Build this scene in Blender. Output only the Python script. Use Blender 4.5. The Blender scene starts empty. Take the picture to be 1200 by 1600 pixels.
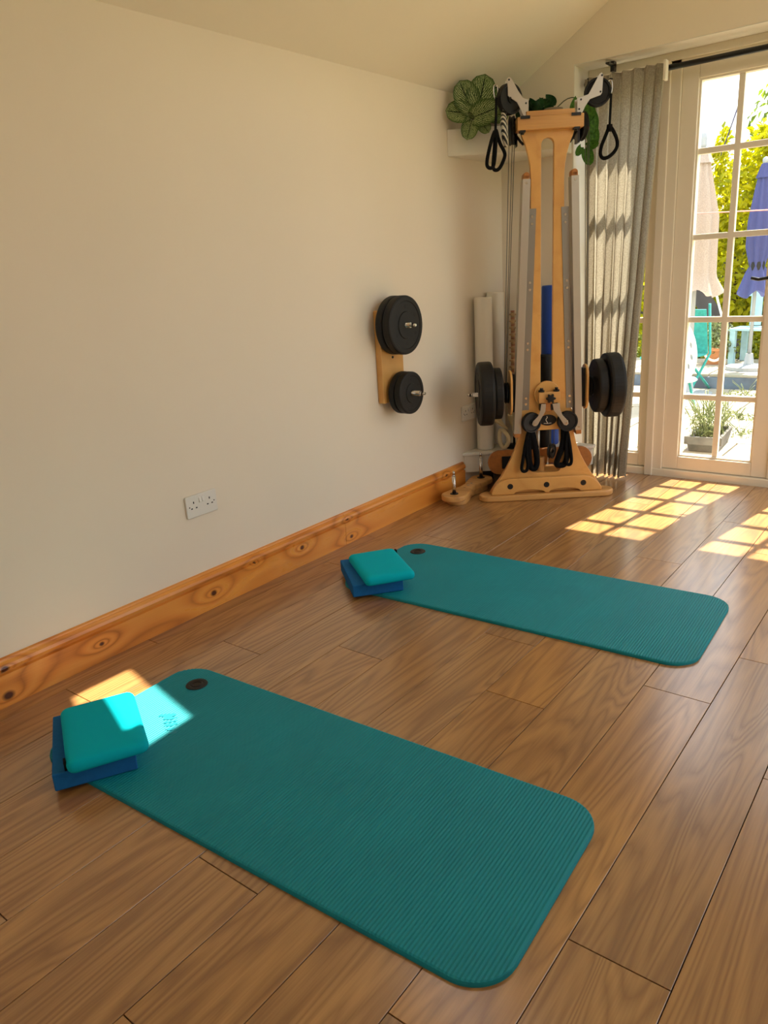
import bpy, bmesh, math, random
from mathutils import Vector, Matrix, Euler, noise
random.seed(7)
C = bpy.context.scene.collection
SC = bpy.context.scene
PI = math.pi

# ------------------------------------------------------------------ camera
cam = bpy.data.objects.new('camera', bpy.data.cameras.new('camera')); C.objects.link(cam)
cam.data.sensor_fit = 'VERTICAL'; cam.data.sensor_height = 24.0
cam.data.lens = 1174.0 / 1600.0 * 24.0
cam.data.clip_start = 0.02
yaw, pitch, roll = math.radians(-38.56), math.radians(17.62), math.radians(-3.627)
fw = Vector((math.sin(yaw) * math.cos(pitch), math.cos(yaw) * math.cos(pitch), -math.sin(pitch)))
rt = Vector((math.cos(yaw), -math.sin(yaw), 0)); up = rt.cross(fw)
r2 = math.cos(roll) * rt + math.sin(roll) * up; u2 = -math.sin(roll) * rt + math.cos(roll) * up
M = Matrix((r2, u2, -fw)).transposed().to_4x4(); M.translation = (2.277, 0.0, 1.227)
cam.matrix_world = M
SC.camera = cam

# ------------------------------------------------------------------ sky, sun, exposure
SC.view_settings.view_transform = 'Standard'; SC.view_settings.look = 'None'
SC.view_settings.gamma = 1.0; SC.view_settings.use_curve_mapping = False
SC.view_settings.exposure = 1.43
SKY = 1.25; SUN = 8.2
world = bpy.data.worlds.new('world'); SC.world = world; world.use_nodes = True
wn = world.node_tree.nodes; wl = world.node_tree.links; wn.clear()
wo = wn.new('ShaderNodeOutputWorld'); wb = wn.new('ShaderNodeBackground'); wb.inputs[1].default_value = SKY
tc = wn.new('ShaderNodeTexCoord'); wnz = wn.new('ShaderNodeTexNoise'); wnz.inputs['Scale'].default_value = 3.0
wnz.inputs['Detail'].default_value = 5.0
wr = wn.new('ShaderNodeValToRGB'); wr.color_ramp.elements[0].position = 0.40; wr.color_ramp.elements[1].position = 0.60
wr.color_ramp.elements[0].color = (.66, .82, 1.0, 1); wr.color_ramp.elements[1].color = (.95, .96, .97, 1)
wl.new(tc.outputs['Generated'], wnz.inputs['Vector']); wl.new(wnz.outputs[0], wr.inputs[0])
wl.new(wr.outputs[0], wb.inputs[0]); wl.new(wb.outputs[0], wo.inputs[0])
sun = bpy.data.objects.new('sun', bpy.data.lights.new('sun', 'SUN')); C.objects.link(sun)
sun.data.energy = SUN; sun.data.color = (1.0, 0.90, 0.72); sun.data.angle = math.radians(0.6)
SUND = Vector((-0.095, -0.577, -1.0)).normalized()
sun.rotation_euler = SUND.to_track_quat('-Z', 'Y').to_euler(); sun.location = (3, 8, 8)

def portal(name, loc, rot, sx, sy):
    l = bpy.data.lights.new(name, 'AREA'); l.shape = 'RECTANGLE'; l.size = sx; l.size_y = sy
    l.cycles.is_portal = True
    o = bpy.data.objects.new(name, l); C.objects.link(o); o.location = loc; o.rotation_euler = rot
# portals in the end doors and the added openings (they give no light of their own, they guide the sky's)
portal('end_door_portal', (1.52, 4.46, 1.1), (-PI / 2, 0, 0), 2.15, 2.15)
portal('added_right_portal', (4.28, 3.10, 1.05), (0, PI / 2, 0), 2.1, 1.85)
portal('added_roof_portal', (3.40, 2.60, 2.78), (0, math.atan(.6), 0), .95, 2.2)
portal('added_back_portal', (2.0, -2.68, 1.40), (PI / 2, 0, 0), 1.9, 1.0)

# ------------------------------------------------------------------ mesh helpers
class MB:
    def __init__(s): s.v = []; s.f = []; s.sm = []
    def add(s, vs, fs, smooth=False, mat=None):
        b = len(s.v)
        for v in vs:
            v = Vector(v)
            if mat is not None: v = mat @ v
            s.v.append(tuple(v))
        for f in fs: s.f.append(tuple(i + b for i in f)); s.sm.append(smooth)
        return s
    def box(s, x0, x1, y0, y1, z0, z1, mat=None):
        vs = [(x, y, z) for x in (x0, x1) for y in (y0, y1) for z in (z0, z1)]
        return s.add(vs, [(0, 1, 3, 2), (4, 6, 7, 5), (0, 4, 5, 1), (2, 3, 7, 6), (0, 2, 6, 4), (1, 5, 7, 3)], mat=mat)
    def cyl(s, p0, p1, r, n=16, r1=None, caps=True, smooth=True):
        p0 = Vector(p0); p1 = Vector(p1); r1 = r if r1 is None else r1
        q = (p1 - p0).to_track_quat('Z', 'Y').to_matrix()
        vs = []
        for p, rr in ((p0, r), (p1, r1)):
            for k in range(n):
                a = 2 * PI * k / n; vs.append(p + q @ Vector((rr * math.cos(a), rr * math.sin(a), 0)))
        s.add(vs, [(k, (k + 1) % n, n + (k + 1) % n, n + k) for k in range(n)], smooth)
        if caps:
            b = len(s.v) - 2 * n
            s.f.append(tuple(b + k for k in reversed(range(n)))); s.sm.append(False)
            s.f.append(tuple(b + n + k for k in range(n))); s.sm.append(False)
        return s
    def lathe(s, prof, n=32, mat=None, smooth=False):
        # prof: (radius, height) pairs about local Z
        vs = [(r * math.cos(2 * PI * k / n), r * math.sin(2 * PI * k / n), h) for r, h in prof for k in range(n)]
        fs = []
        for j in range(len(prof) - 1):
            for k in range(n):
                a, b = j * n + k, j * n + (k + 1) % n
                fs.append((a, b, b + n, a + n))
        return s.add(vs, fs, smooth, mat)
    def tube(s, path, r, n=8, closed=False, rt_=None, upv=None):
        # sweeps an ellipse (r by rt_) along path
        P = [Vector(p) for p in path]; m = len(P); rt_ = r if rt_ is None else rt_
        def spread(q):
            if not isinstance(q, (list, tuple)): return [q] * m
            o_ = []
            for i in range(m):
                f = i / (m - 1) * (len(q) - 1); a = min(int(f), len(q) - 2); o_.append(q[a] + (q[a + 1] - q[a]) * (f - a))
            return o_
        rs = spread(r); rts = spread(rt_)
        vs = []; ref = Vector(upv) if upv else None
        for i, p in enumerate(P):
            if closed: d = P[(i + 1) % m] - P[i - 1]
            else: d = P[min(i + 1, m - 1)] - P[max(i - 1, 0)]
            d.normalize()
            if upv: a = d.cross(ref)
            else:
                if ref is None: ref = d.orthogonal()
                a = ref - d * ref.dot(d)
            if a.length < 1e-6: a = d.orthogonal()
            a.normalize(); b = d.cross(a).normalized()
            if not upv: ref = a
            for k in range(n):
                t = 2 * PI * k / n
                vs.append(p + a * (rs[i] * math.cos(t)) + b * (rts[i] * math.sin(t)))
        fs = []
        for i in range(m if closed else m - 1):
            j = (i + 1) % m
            for k in range(n):
                fs.append((i * n + k, i * n + (k + 1) % n, j * n + (k + 1) % n, j * n + k))
        b = len(s.v); s.add(vs, fs, True)
        if not closed:
            s.f.append(tuple(b + k for k in reversed(range(n)))); s.sm.append(False)
            s.f.append(tuple(b + (m - 1) * n + k for k in range(n))); s.sm.append(False)
        return s
    def mesh(s, name, mat):
        me = bpy.data.meshes.new(name); me.from_pydata(s.v, [], s.f); me.update()
        me.polygons.foreach_set('use_smooth', s.sm)
        bm = bmesh.new(); bm.from_mesh(me); bmesh.ops.recalc_face_normals(bm, faces=bm.faces); bm.to_mesh(me); bm.free()
        if mat: me.materials.append(mat)
        return me
    def build(s, name, mat, parent=None, bevel=0.0, seg=2):
        o = bpy.data.objects.new(name, s.mesh(name, mat)); C.objects.link(o)
        if parent: o.parent = parent
        if bevel:
            m = o.modifiers.new('bevel', 'BEVEL'); m.width = bevel; m.segments = seg; m.limit_method = 'ANGLE'
            m.angle_limit = math.radians(40); m.harden_normals = False
        return o

def obj_from(me, name, parent=None):
    o = bpy.data.objects.new(name, me); C.objects.link(o)
    if parent: o.parent = parent
    return o

def plate_mesh(name, outline, holes, thick, mat, bevel=0.0):
    """flat plate with holes, in local XY, centred on z = 0"""
    cu = bpy.data.curves.new(name, 'CURVE'); cu.dimensions = '2D'; cu.fill_mode = 'BOTH'
    cu.extrude = max(thick / 2 - bevel, 0.0001); cu.bevel_depth = bevel; cu.bevel_resolution = 2 if bevel else 0
    cu.offset = -bevel
    for loop in [outline] + list(holes):
        sp = cu.splines.new('POLY'); sp.points.add(len(loop) - 1); sp.use_cyclic_u = True
        for q, pt in zip(sp.points, loop): q.co = (pt[0], pt[1], 0, 1)
    o = bpy.data.objects.new(name, cu); C.objects.link(o)
    bpy.context.view_layer.update()
    me = bpy.data.meshes.new_from_object(o.evaluated_get(bpy.context.evaluated_depsgraph_get()))
    bpy.data.objects.remove(o); bpy.data.curves.remove(cu)
    me.name = name; me.materials.clear(); me.materials.append(mat)
    return me

def smooth_loop(pts, it=2):
    for _ in range(it):
        n = []
        for i in range(len(pts)):
            a, b = Vector(pts[i]), Vector(pts[(i + 1) % len(pts)])
            n += [tuple(a * .75 + b * .25), tuple(a * .25 + b * .75)]
        pts = n
    return pts

def smooth_path(pts, it=2):
    pts = [Vector(p) for p in pts]
    for _ in range(it):
        n = [pts[0]]
        for a, b in zip(pts, pts[1:]): n += [a * .75 + b * .25, a * .25 + b * .75]
        pts = n + [pts[-1]]
    return pts

def ellipse(cx, cy, rx, ry, n=32): return [(cx + rx * math.cos(2 * PI * k / n), cy + ry * math.sin(2 * PI * k / n)) for k in range(n)]

def rrect(x0, x1, y0, y1, r, n=6):
    pts = []
    for cx, cy, a in ((x1 - r, y1 - r, 0), (x0 + r, y1 - r, 90), (x0 + r, y0 + r, 180), (x1 - r, y0 + r, 270)):
        for k in range(n + 1):
            t = math.radians(a + 90 * k / n); pts.append((cx + r * math.cos(t), cy + r * math.sin(t)))
    return pts

def tag(o, label, cat, group=None, kind=None):
    if label: o['label'] = label
    if cat: o['category'] = cat
    if group: o['group'] = group
    if kind: o['kind'] = kind
    return o

def thing(name, label, cat, loc=(0, 0, 0), rotz=0.0, group=None):
    o = bpy.data.objects.new(name, None); C.objects.link(o); o.empty_display_size = 0.05
    o.location = loc; o.rotation_euler = (0, 0, rotz)
    return tag(o, label, cat, group)

def struct(o): o['kind'] = 'structure'; return o

XZ = Matrix.Rotation(PI / 2, 4, 'X')     # local plate XY -> world XZ, its normal towards -y

def put_plate(name, me, parent, v=0.0):
    """plate drawn in (u, z), standing upright at depth v of its parent"""
    o = obj_from(me, name, parent); o.matrix_local = Matrix.Translation((0, v, 0)) @ XZ
    return o

def on_plate(o, v):
    """a piece drawn in the machine's space, parented to an upright plate at depth v"""
    o.matrix_local = (Matrix.Translation((0, v, 0)) @ XZ).inverted(); return o

# ------------------------------------------------------------------ materials
def mat(name, col=(.5, .5, .5), rough=.5, metal=0.0, spec=.5, bump=None, vary=0.0, scale=8.0, sheen=0.0, coat=0.0):
    m = bpy.data.materials.new(name); m.use_nodes = True; N = m.node_tree.nodes; L = m.node_tree.links
    b = N['Principled BSDF']; b.inputs['Base Color'].default_value = (*col, 1); b.inputs['Roughness'].default_value = rough
    b.inputs['Metallic'].default_value = metal; b.inputs['Specular IOR Level'].default_value = spec
    if sheen: b.inputs['Sheen Weight'].default_value = sheen
    if coat: b.inputs['Coat Weight'].default_value = coat
    t = N.new('ShaderNodeTexCoord')
    if vary:
        n = N.new('ShaderNodeTexNoise'); n.inputs['Scale'].default_value = scale; n.inputs['Detail'].default_value = 4
        L.new(t.outputs['Object'], n.inputs['Vector'])
        r = N.new('ShaderNodeValToRGB'); r.color_ramp.elements[0].position = .3; r.color_ramp.elements[1].position = .7
        r.color_ramp.elements[0].color = (*[c * (1 - vary) for c in col], 1); r.color_ramp.elements[1].color = (*[min(1, c * (1 + vary)) for c in col], 1)
        L.new(n.outputs[0], r.inputs[0]); L.new(r.outputs[0], b.inputs['Base Color'])
    if bump:
        n2 = N.new('ShaderNodeTexNoise'); n2.inputs['Scale'].default_value = bump[0]; n2.inputs['Detail'].default_value = 3
        L.new(t.outputs['Object'], n2.inputs['Vector'])
        bp = N.new('ShaderNodeBump'); bp.inputs['Strength'].default_value = bump[1]; bp.inputs['Distance'].default_value = .002
        L.new(n2.outputs[0], bp.inputs['Height']); L.new(bp.outputs[0], b.inputs['Normal'])
    return m

def math_node(N, L, op, a, b=None, c=None):
    n = N.new('ShaderNodeMath'); n.operation = op
    for i, x in enumerate((a, b, c)):
        if x is None: continue
        if isinstance(x, (int, float)): n.inputs[i].default_value = x
        else: L.new(x, n.inputs[i])
    return n.outputs[0]

def ramp(N, L, fac, stops):
    r = N.new('ShaderNodeValToRGB')
    while len(r.color_ramp.elements) < len(stops): r.color_ramp.elements.new(.5)
    for e, (p, c) in zip(r.color_ramp.elements, stops): e.position = p; e.color = (*c, 1)
    if fac is not None: L.new(fac, r.inputs[0])
    return r.outputs[0]

def mix(N, L, mode, fac, a, b):
    n = N.new('ShaderNodeMix'); n.data_type = 'RGBA'; n.blend_type = mode
    if isinstance(fac, (int, float)): n.inputs[0].default_value = fac
    else: L.new(fac, n.inputs[0])
    for i, x in ((6, a), (7, b)):
        if isinstance(x, tuple): n.inputs[i].default_value = (*x, 1)
        else: L.new(x, n.inputs[i])
    return n.outputs[2]

def wood(name, dark, mid, light, axis='Y', ring=9.0, stretch=.16, rough=.4, spec=.5, rnd=True, fibre=1.0, contrast=.6, bump=.15, knots=(), sizes=1.0, hue=.25, coat=0.0):
    """grain running along `axis` of the object"""
    m = bpy.data.materials.new(name); m.use_nodes = True; N = m.node_tree.nodes; L = m.node_tree.links
    b = N['Principled BSDF']; b.inputs['Roughness'].default_value = rough; b.inputs['Specular IOR Level'].default_value = spec
    if coat: b.inputs['Coat Weight'].default_value = coat; b.inputs['Coat Roughness'].default_value = .22; b.inputs['Coat IOR'].default_value = 1.7
    t = N.new('ShaderNodeTexCoord'); src = t.outputs['Object']
    oi = N.new('ShaderNodeObjectInfo')
    off = N.new('ShaderNodeVectorMath'); off.operation = 'ADD'; L.new(src, off.inputs[0])
    if rnd:
        cx = N.new('ShaderNodeCombineXYZ')
        L.new(math_node(N, L, 'MULTIPLY', oi.outputs['Random'], 37.0), cx.inputs[0])
        L.new(math_node(N, L, 'MULTIPLY', oi.outputs['Random'], 91.0), cx.inputs[1])
        L.new(math_node(N, L, 'MULTIPLY', oi.outputs['Random'], 17.0), cx.inputs[2]); L.new(cx.outputs[0], off.inputs[1])
    k = {'X': 0, 'Y': 1, 'Z': 2}[axis]
    def scaled(along, across):
        s = N.new('ShaderNodeVectorMath'); s.operation = 'MULTIPLY'; v = [across] * 3; v[k] = along
        s.inputs[1].default_value = v; L.new(off.outputs[0], s.inputs[0]); return s.outputs[0]
    n1 = N.new('ShaderNodeTexNoise'); n1.inputs['Scale'].default_value = 5.0 * sizes; n1.inputs['Detail'].default_value = 2.5
    n1.inputs['Roughness'].default_value = .45; n1.inputs['Distortion'].default_value = .35
    L.new(scaled(stretch, 1.0), n1.inputs['Vector'])
    field = n1.outputs[0]
    for (ky, kz, kr) in knots:      # knots bend the rings round themselves: (along, height, size)
        sp = N.new('ShaderNodeSeparateXYZ'); L.new(src, sp.inputs[0])
        dy = math_node(N, L, 'MULTIPLY', math_node(N, L, 'SUBTRACT', sp.outputs[k], ky), .45)
        dz = math_node(N, L, 'SUBTRACT', sp.outputs[2], kz)
        d = math_node(N, L, 'SQRT', math_node(N, L, 'ADD', math_node(N, L, 'MULTIPLY', dy, dy), math_node(N, L, 'MULTIPLY', dz, dz)))
        fall = math_node(N, L, 'POWER', 2.718, math_node(N, L, 'MULTIPLY', d, -1.0 / (kr * 2.2)))
        field = math_node(N, L, 'ADD', field, math_node(N, L, 'MULTIPLY', fall, .33))
    rings = math_node(N, L, 'FRACT', math_node(N, L, 'MULTIPLY', field, ring))
    tri = math_node(N, L, 'ABSOLUTE', math_node(N, L, 'SUBTRACT', math_node(N, L, 'MULTIPLY', rings, 2.0), 1.0))
    tri = math_node(N, L, 'POWER', tri, 1.6)
    n2 = N.new('ShaderNodeTexNoise'); n2.inputs['Scale'].default_value = 1.0; n2.inputs['Detail'].default_value = 4
    L.new(scaled(6.0 * sizes, 190.0 * sizes), n2.inputs['Vector'])
    n3 = N.new('ShaderNodeTexNoise'); n3.inputs['Scale'].default_value = 1.0; n3.inputs['Detail'].default_value = 3
    L.new(scaled(1.1 * sizes, 9.0 * sizes), n3.inputs['Vector'])
    f = math_node(N, L, 'ADD', math_node(N, L, 'MULTIPLY', tri, contrast), math_node(N, L, 'MULTIPLY', n2.outputs[0], .38 * fibre))
    f = math_node(N, L, 'ADD', f, math_node(N, L, 'MULTIPLY', n3.outputs[0], .55))
    f = math_node(N, L, 'SUBTRACT', f, .18)
    col = ramp(N, L, f, [(0.12, light), (0.48, mid), (0.95, dark)])
    if rnd and hue:
        hv = N.new('ShaderNodeHueSaturation'); L.new(col, hv.inputs['Color'])
        L.new(math_node(N, L, 'ADD', math_node(N, L, 'MULTIPLY', oi.outputs['Random'], hue * 1.6), 1 - hue * .8), hv.inputs['Value'])
        L.new(math_node(N, L, 'ADD', math_node(N, L, 'MULTIPLY', oi.outputs['Random'], hue * .6), 1 - hue * .3), hv.inputs['Saturation'])
        col = hv.outputs[0]
    for (ky, kz, kr) in knots:
        sp = N.new('ShaderNodeSeparateXYZ'); L.new(src, sp.inputs[0])
        dy = math_node(N, L, 'MULTIPLY', math_node(N, L, 'SUBTRACT', sp.outputs[k], ky), .8)
        dz = math_node(N, L, 'SUBTRACT', sp.outputs[2], kz)
        d = math_node(N, L, 'SQRT', math_node(N, L, 'ADD', math_node(N, L, 'MULTIPLY', dy, dy), math_node(N, L, 'MULTIPLY', dz, dz)))
        mask = N.new('ShaderNodeMapRange'); mask.inputs['From Min'].default_value = kr * .45; mask.inputs['From Max'].default_value = kr * .95
        mask.inputs['To Min'].default_value = 1; mask.inputs['To Max'].default_value = 0; L.new(d, mask.inputs['Value'])
        col = mix(N, L, 'MIX', mask.outputs[0], col, (dark[0] * .28, dark[1] * .22, dark[2] * .2))
    L.new(col, b.inputs['Base Color'])
    if bump:
        bp = N.new('ShaderNodeBump'); bp.inputs['Strength'].default_value = bump; bp.inputs['Distance'].default_value = .0012
        L.new(math_node(N, L, 'SUBTRACT', 1.0, f), bp.inputs['Height']); L.new(bp.outputs[0], b.inputs['Normal'])
        rr = N.new('ShaderNodeMapRange'); rr.inputs['To Min'].default_value = rough - .06; rr.inputs['To Max'].default_value = rough + .12
        L.new(f, rr.inputs['Value']); L.new(rr.outputs[0], b.inputs['Roughness'])
    return m

def glass(name, tint=(1, 1, 1), refl=.6):
    m = bpy.data.materials.new(name); m.use_nodes = True; N = m.node_tree.nodes; L = m.node_tree.links
    N.remove(N['Principled BSDF']); out = N['Material Output']
    tr = N.new('ShaderNodeBsdfTransparent'); tr.inputs[0].default_value = (*tint, 1)
    gl = N.new('ShaderNodeBsdfGlossy'); gl.inputs['Roughness'].default_value = .02
    fr = N.new('ShaderNodeLayerWeight'); fr.inputs[0].default_value = .5
    f5 = math_node(N, L, 'ADD', math_node(N, L, 'MULTIPLY', math_node(N, L, 'POWER', fr.outputs['Facing'], 5.0), .9), .05)
    mx = N.new('ShaderNodeMixShader'); L.new(math_node(N, L, 'MULTIPLY', f5, refl), mx.inputs[0])
    L.new(tr.outputs[0], mx.inputs[1]); L.new(gl.outputs[0], mx.inputs[2]); L.new(mx.outputs[0], out.inputs[0])
    return m

def cloth_translucent(name, col, trans, weave=900.0, fac=.45):
    m = bpy.data.materials.new(name); m.use_nodes = True; N = m.node_tree.nodes; L = m.node_tree.links
    N.remove(N['Principled BSDF']); out = N['Material Output']
    t = N.new('ShaderNodeTexCoord'); n = N.new('ShaderNodeTexNoise'); n.inputs['Scale'].default_value = 160; n.inputs['Detail'].default_value = 5
    L.new(t.outputs['Object'], n.inputs['Vector'])
    c = ramp(N, L, n.outputs[0], [(.35, tuple(x * .85 for x in col)), (.65, tuple(min(1, x * 1.12) for x in col))])
    c2 = ramp(N, L, n.outputs[0], [(.38, tuple(x * .72 for x in trans)), (.62, trans)])
    d = N.new('ShaderNodeBsdfDiffuse'); L.new(c, d.inputs[0])
    tl = N.new('ShaderNodeBsdfTranslucent'); L.new(c2, tl.inputs[0])
    mx = N.new('ShaderNodeMixShader'); mx.inputs[0].default_value = fac
    L.new(d.outputs[0], mx.inputs[1]); L.new(tl.outputs[0], mx.inputs[2]); L.new(mx.outputs[0], out.inputs[0])
    return m

def leafmat(name, base, vein, dark, kind='plain', trans=.35):
    """leaf in its own XY plane: midrib along Y"""
    m = bpy.data.materials.new(name); m.use_nodes = True; N = m.node_tree.nodes; L = m.node_tree.links
    b = N['Principled BSDF']; b.inputs['Roughness'].default_value = .5; b.inputs['Specular IOR Level'].default_value = .3
    t = N.new('ShaderNodeTexCoord'); sp = N.new('ShaderNodeSeparateXYZ'); L.new(t.outputs['UV'], sp.inputs[0])
    ax = math_node(N, L, 'ABSOLUTE', math_node(N, L, 'SUBTRACT', sp.outputs[0], .5))
    n = N.new('ShaderNodeTexNoise'); n.inputs['Scale'].default_value = 7; n.inputs['Detail'].default_value = 3; L.new(t.outputs['UV'], n.inputs['Vector'])
    if kind == 'veined':
        ph = math_node(N, L, 'SUBTRACT', math_node(N, L, 'MULTIPLY', sp.outputs[1], 9.0), math_node(N, L, 'MULTIPLY', ax, 13.0))
        ph = math_node(N, L, 'ADD', ph, math_node(N, L, 'MULTIPLY', n.outputs[0], 1.5))
        w = math_node(N, L, 'ABSOLUTE', math_node(N, L, 'SINE', math_node(N, L, 'MULTIPLY', ph, PI)))
        net = N.new('ShaderNodeTexVoronoi'); net.feature = 'DISTANCE_TO_EDGE'; net.inputs['Scale'].default_value = 15; L.new(t.outputs['UV'], net.inputs['Vector'])
        nv = N.new('ShaderNodeMapRange'); nv.inputs['From Max'].default_value = .12; L.new(net.outputs['Distance'], nv.inputs['Value'])
        c = ramp(N, L, math_node(N, L, 'MULTIPLY', w, math_node(N, L, 'ADD', math_node(N, L, 'MULTIPLY', nv.outputs[0], .6), .4)), [(.06, dark), (.34, base), (.80, vein)])
        edge = N.new('ShaderNodeMapRange'); edge.inputs['From Min'].default_value = .34; edge.inputs['From Max'].default_value = .47; L.new(ax, edge.inputs['Value'])
        c = mix(N, L, 'MIX', math_node(N, L, 'MULTIPLY', edge.outputs[0], .8), c, tuple(x * .75 for x in base))
        mid = N.new('ShaderNodeMapRange'); mid.inputs['From Min'].default_value = .012; mid.inputs['From Max'].default_value = .03
        mid.inputs['To Min'].default_value = 1; mid.inputs['To Max'].default_value = 0; L.new(ax, mid.inputs['Value'])
        c = mix(N, L, 'MIX', mid.outputs[0], c, dark)
    else:
        c = ramp(N, L, n.outputs[0], [(.3, dark), (.6, base), (.75, vein)])
    L.new(c, b.inputs['Base Color'])
    out = N['Material Output']; tl = N.new('ShaderNodeBsdfTranslucent'); L.new(c, tl.inputs[0])
    mx = N.new('ShaderNodeMixShader'); mx.inputs[0].default_value = trans
    L.new(b.outputs[0], mx.inputs[1]); L.new(tl.outputs[0], mx.inputs[2]); L.new(mx.outputs[0], out.inputs[0])
    return m

MT = {}
MT['wall'] = mat('wall_paint', (.85, .755, .61), .75, spec=.2, vary=.012, scale=2.5, bump=(60, .08))
MT['ceil'] = mat('ceiling_paint', (.88, .80, .66), .7, spec=.25, vary=.012, scale=2, bump=(35, .1))
MT['white'] = mat('white_paint', (.80, .76, .66), .45, vary=.02)
MT['upvc'] = mat('white_upvc', (.84, .76, .61), .30, spec=.5)
MT['floor'] = wood('oak_laminate', (.10, .038, .010), (.285, .126, .035), (.49, .25, .078), 'Y', ring=20, stretch=.09, rough=.34, spec=.55, contrast=.25, bump=.25, hue=.13, coat=.9, fibre=.85, sizes=1.3)
MT['gap'] = mat('joint_recess_dark', (.03, .018, .01), .8)
MT['pine'] = wood('varnished_pine', (.32, .080, .009), (.72, .25, .036), (.84, .35, .062), 'Y', ring=9, stretch=.035, rough=.3, contrast=.5, bump=.05, rnd=False, fibre=.5,
    knots=[(1.72, .062, .016), (.885, .035, .02), (1.22, .064, .010), (2.23, .085, .014), (2.545, .122, .010), (2.57, .03, .012), (.89, .125, .016), (3.41, .125, .011), (1.95, .11, .006)])
MT['birch'] = wood('birch_ply', (.42, .18, .045), (.65, .32, .085), (.74, .40, .12), 'Z', ring=5, stretch=.12, rough=.32, contrast=.18, bump=.02, rnd=False, fibre=.5)
MT['beech'] = wood('beech_solid', (.40, .18, .05), (.63, .325, .10), (.72, .40, .135), 'X', ring=7, stretch=.08, rough=.35, contrast=.4, bump=.03, rnd=False)
MT['orangewood'] = mat('ply_edge', (.42, .155, .03), .45, vary=.15, scale=40)
MT['alu'] = mat('brushed_aluminium', (.50, .46, .39), .42, metal=.9)
MT['alu2'] = mat('satin_aluminium', (.30, .275, .235), .45, metal=.85)
MT['steel'] = mat('steel', (.62, .60, .56), .22, metal=1.0)
MT['black'] = mat('black_rubber', (.008, .0075, .007), .5, spec=.35, bump=(300, .1))
MT['plate'] = mat('cast_black', (.011, .0105, .0095), .55, spec=.3, bump=(400, .15))
MT['webbing'] = mat('black_webbing', (.006, .006, .0065), .9, spec=.12, bump=(700, .4))
MT['blackmetal'] = mat('black_metal', (.008, .008, .0085), .4, spec=.4)
MT['logo'] = mat('emblem_pale', (.75, .66, .55), .5)
MT['mat'] = mat('teal_foam', (.001, .235, .285), .58, spec=.32, vary=.06, scale=5)
MT['matflat'] = mat('teal_foam_smooth', (.0, .26, .34), .5, spec=.5)
MT['pad'] = mat('teal_cover', (.0, .44, .55), .9, spec=.12, vary=.03, scale=5, bump=(900, .25))
MT['block'] = mat('blue_foam', (.008, .125, .36), .85, spec=.2, vary=.08, scale=60, bump=(500, .3))
MT['socket'] = mat('socket_white', (.80, .77, .70), .3)
MT['hole'] = mat('dark_hole', (.01, .01, .01), .8)
MT['glass'] = glass('window_glass')
MT['frost'] = glass('window_glass_plain', (.96, .98, .97), .5)
MT['curtain'] = cloth_translucent('linen_curtain', (.24, .19, .135), (.72, .66, .52), fac=.45)
MT['foamwhite'] = mat('white_foam', (.80, .74, .62), .7, bump=(200, .1))
MT['bluefoam'] = mat('royal_blue_foam', (.012, .07, .42), .6)
MT['bone'] = mat('plastic_bone', (.74, .62, .36), .4, vary=.08, scale=30)
MT['boned'] = mat('plastic_bone_brown', (.36, .22, .09), .45, vary=.2, scale=60)  # browner, darker bone colour for the vertebrae
MT['disc'] = mat('disc_brown', (.30, .12, .05), .5)
MT['clear'] = mat('wire_cable', (.16, .15, .13), .5, metal=.4)
MT['patio'] = mat('sandstone', (.33, .29, .215), .9, vary=.12, scale=3, bump=(40, .3))
MT['lawn'] = mat('lawn', (.16, .20, .06), .95, vary=.35, scale=6)
MT['leafhedge'] = leafmat('hedge_leaf', (.66, .60, .006), (.90, .76, .012), (.20, .25, .008), trans=.65)
MT['leafhedge2'] = leafmat('laurel_leaf', (.22, .30, .03), (.36, .42, .05), (.07, .11, .015), trans=.55)
MT['leaflow'] = leafmat('low_shrub_leaf', (.34, .37, .05), (.48, .48, .10), (.13, .17, .03), trans=.5)
MT['lavleaf'] = leafmat('lavender_leaf', (.21, .24, .09), (.32, .34, .16), (.09, .12, .05), trans=.3)
MT['caladium'] = leafmat('caladium_leaf', (.05, .12, .016), (.42, .50, .22), (.008, .025, .008), 'veined', trans=.12)
MT['pothos'] = leafmat('pothos_leaf', (.07, .20, .016), (.16, .34, .03), (.03, .10, .010), trans=.35)
MT['darkleaf'] = leafmat('dark_leaf', (.012, .065, .010), (.04, .13, .018), (.006, .03, .006), trans=.15)
MT['stem'] = mat('stem', (.05, .07, .02), .6)
MT['bark'] = mat('bark', (.10, .065, .04), .9, vary=.3, scale=30)
MT['parasolw'] = cloth_translucent('cream_canvas', (.50, .42, .36), (.48, .38, .32), fac=.35)
MT['parasolb'] = cloth_translucent('blue_canvas', (.10, .11, .26), (.15, .16, .33), fac=.3)
MT['grey'] = mat('grey_metal', (.30, .32, .34), .5, metal=.2)
MT['stoneblue'] = mat('slate', (.10, .13, .17), .8, vary=.4, scale=4)
MT['terracotta'] = mat('terracotta', (.50, .20, .08), .8, vary=.15)
MT['planter'] = mat('grey_planter', (.11, .105, .095), .8, vary=.3, scale=12)
MT['soil'] = mat('soil', (.05, .035, .025), .95)
MT['teal'] = mat('teal_fabric', (.03, .30, .27), .8, vary=.2, scale=30)
MT['whitemetal'] = mat('white_cast_metal', (.78, .76, .72), .5, vary=.1, scale=30)
MT['paleblue'] = mat('pale_blue_paint', (.36, .55, .60), .7, vary=.15)
MT['darkwood'] = mat('dark_timber', (.045, .038, .032), .8, vary=.3, scale=10)
MT['line'] = mat('pink_line', (.75, .25, .22), .7)
MT['linedark'] = mat('navy_line', (.05, .05, .18), .7)
MT['greenpot'] = mat('plant_pot', (.30, .24, .18), .6)

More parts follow.
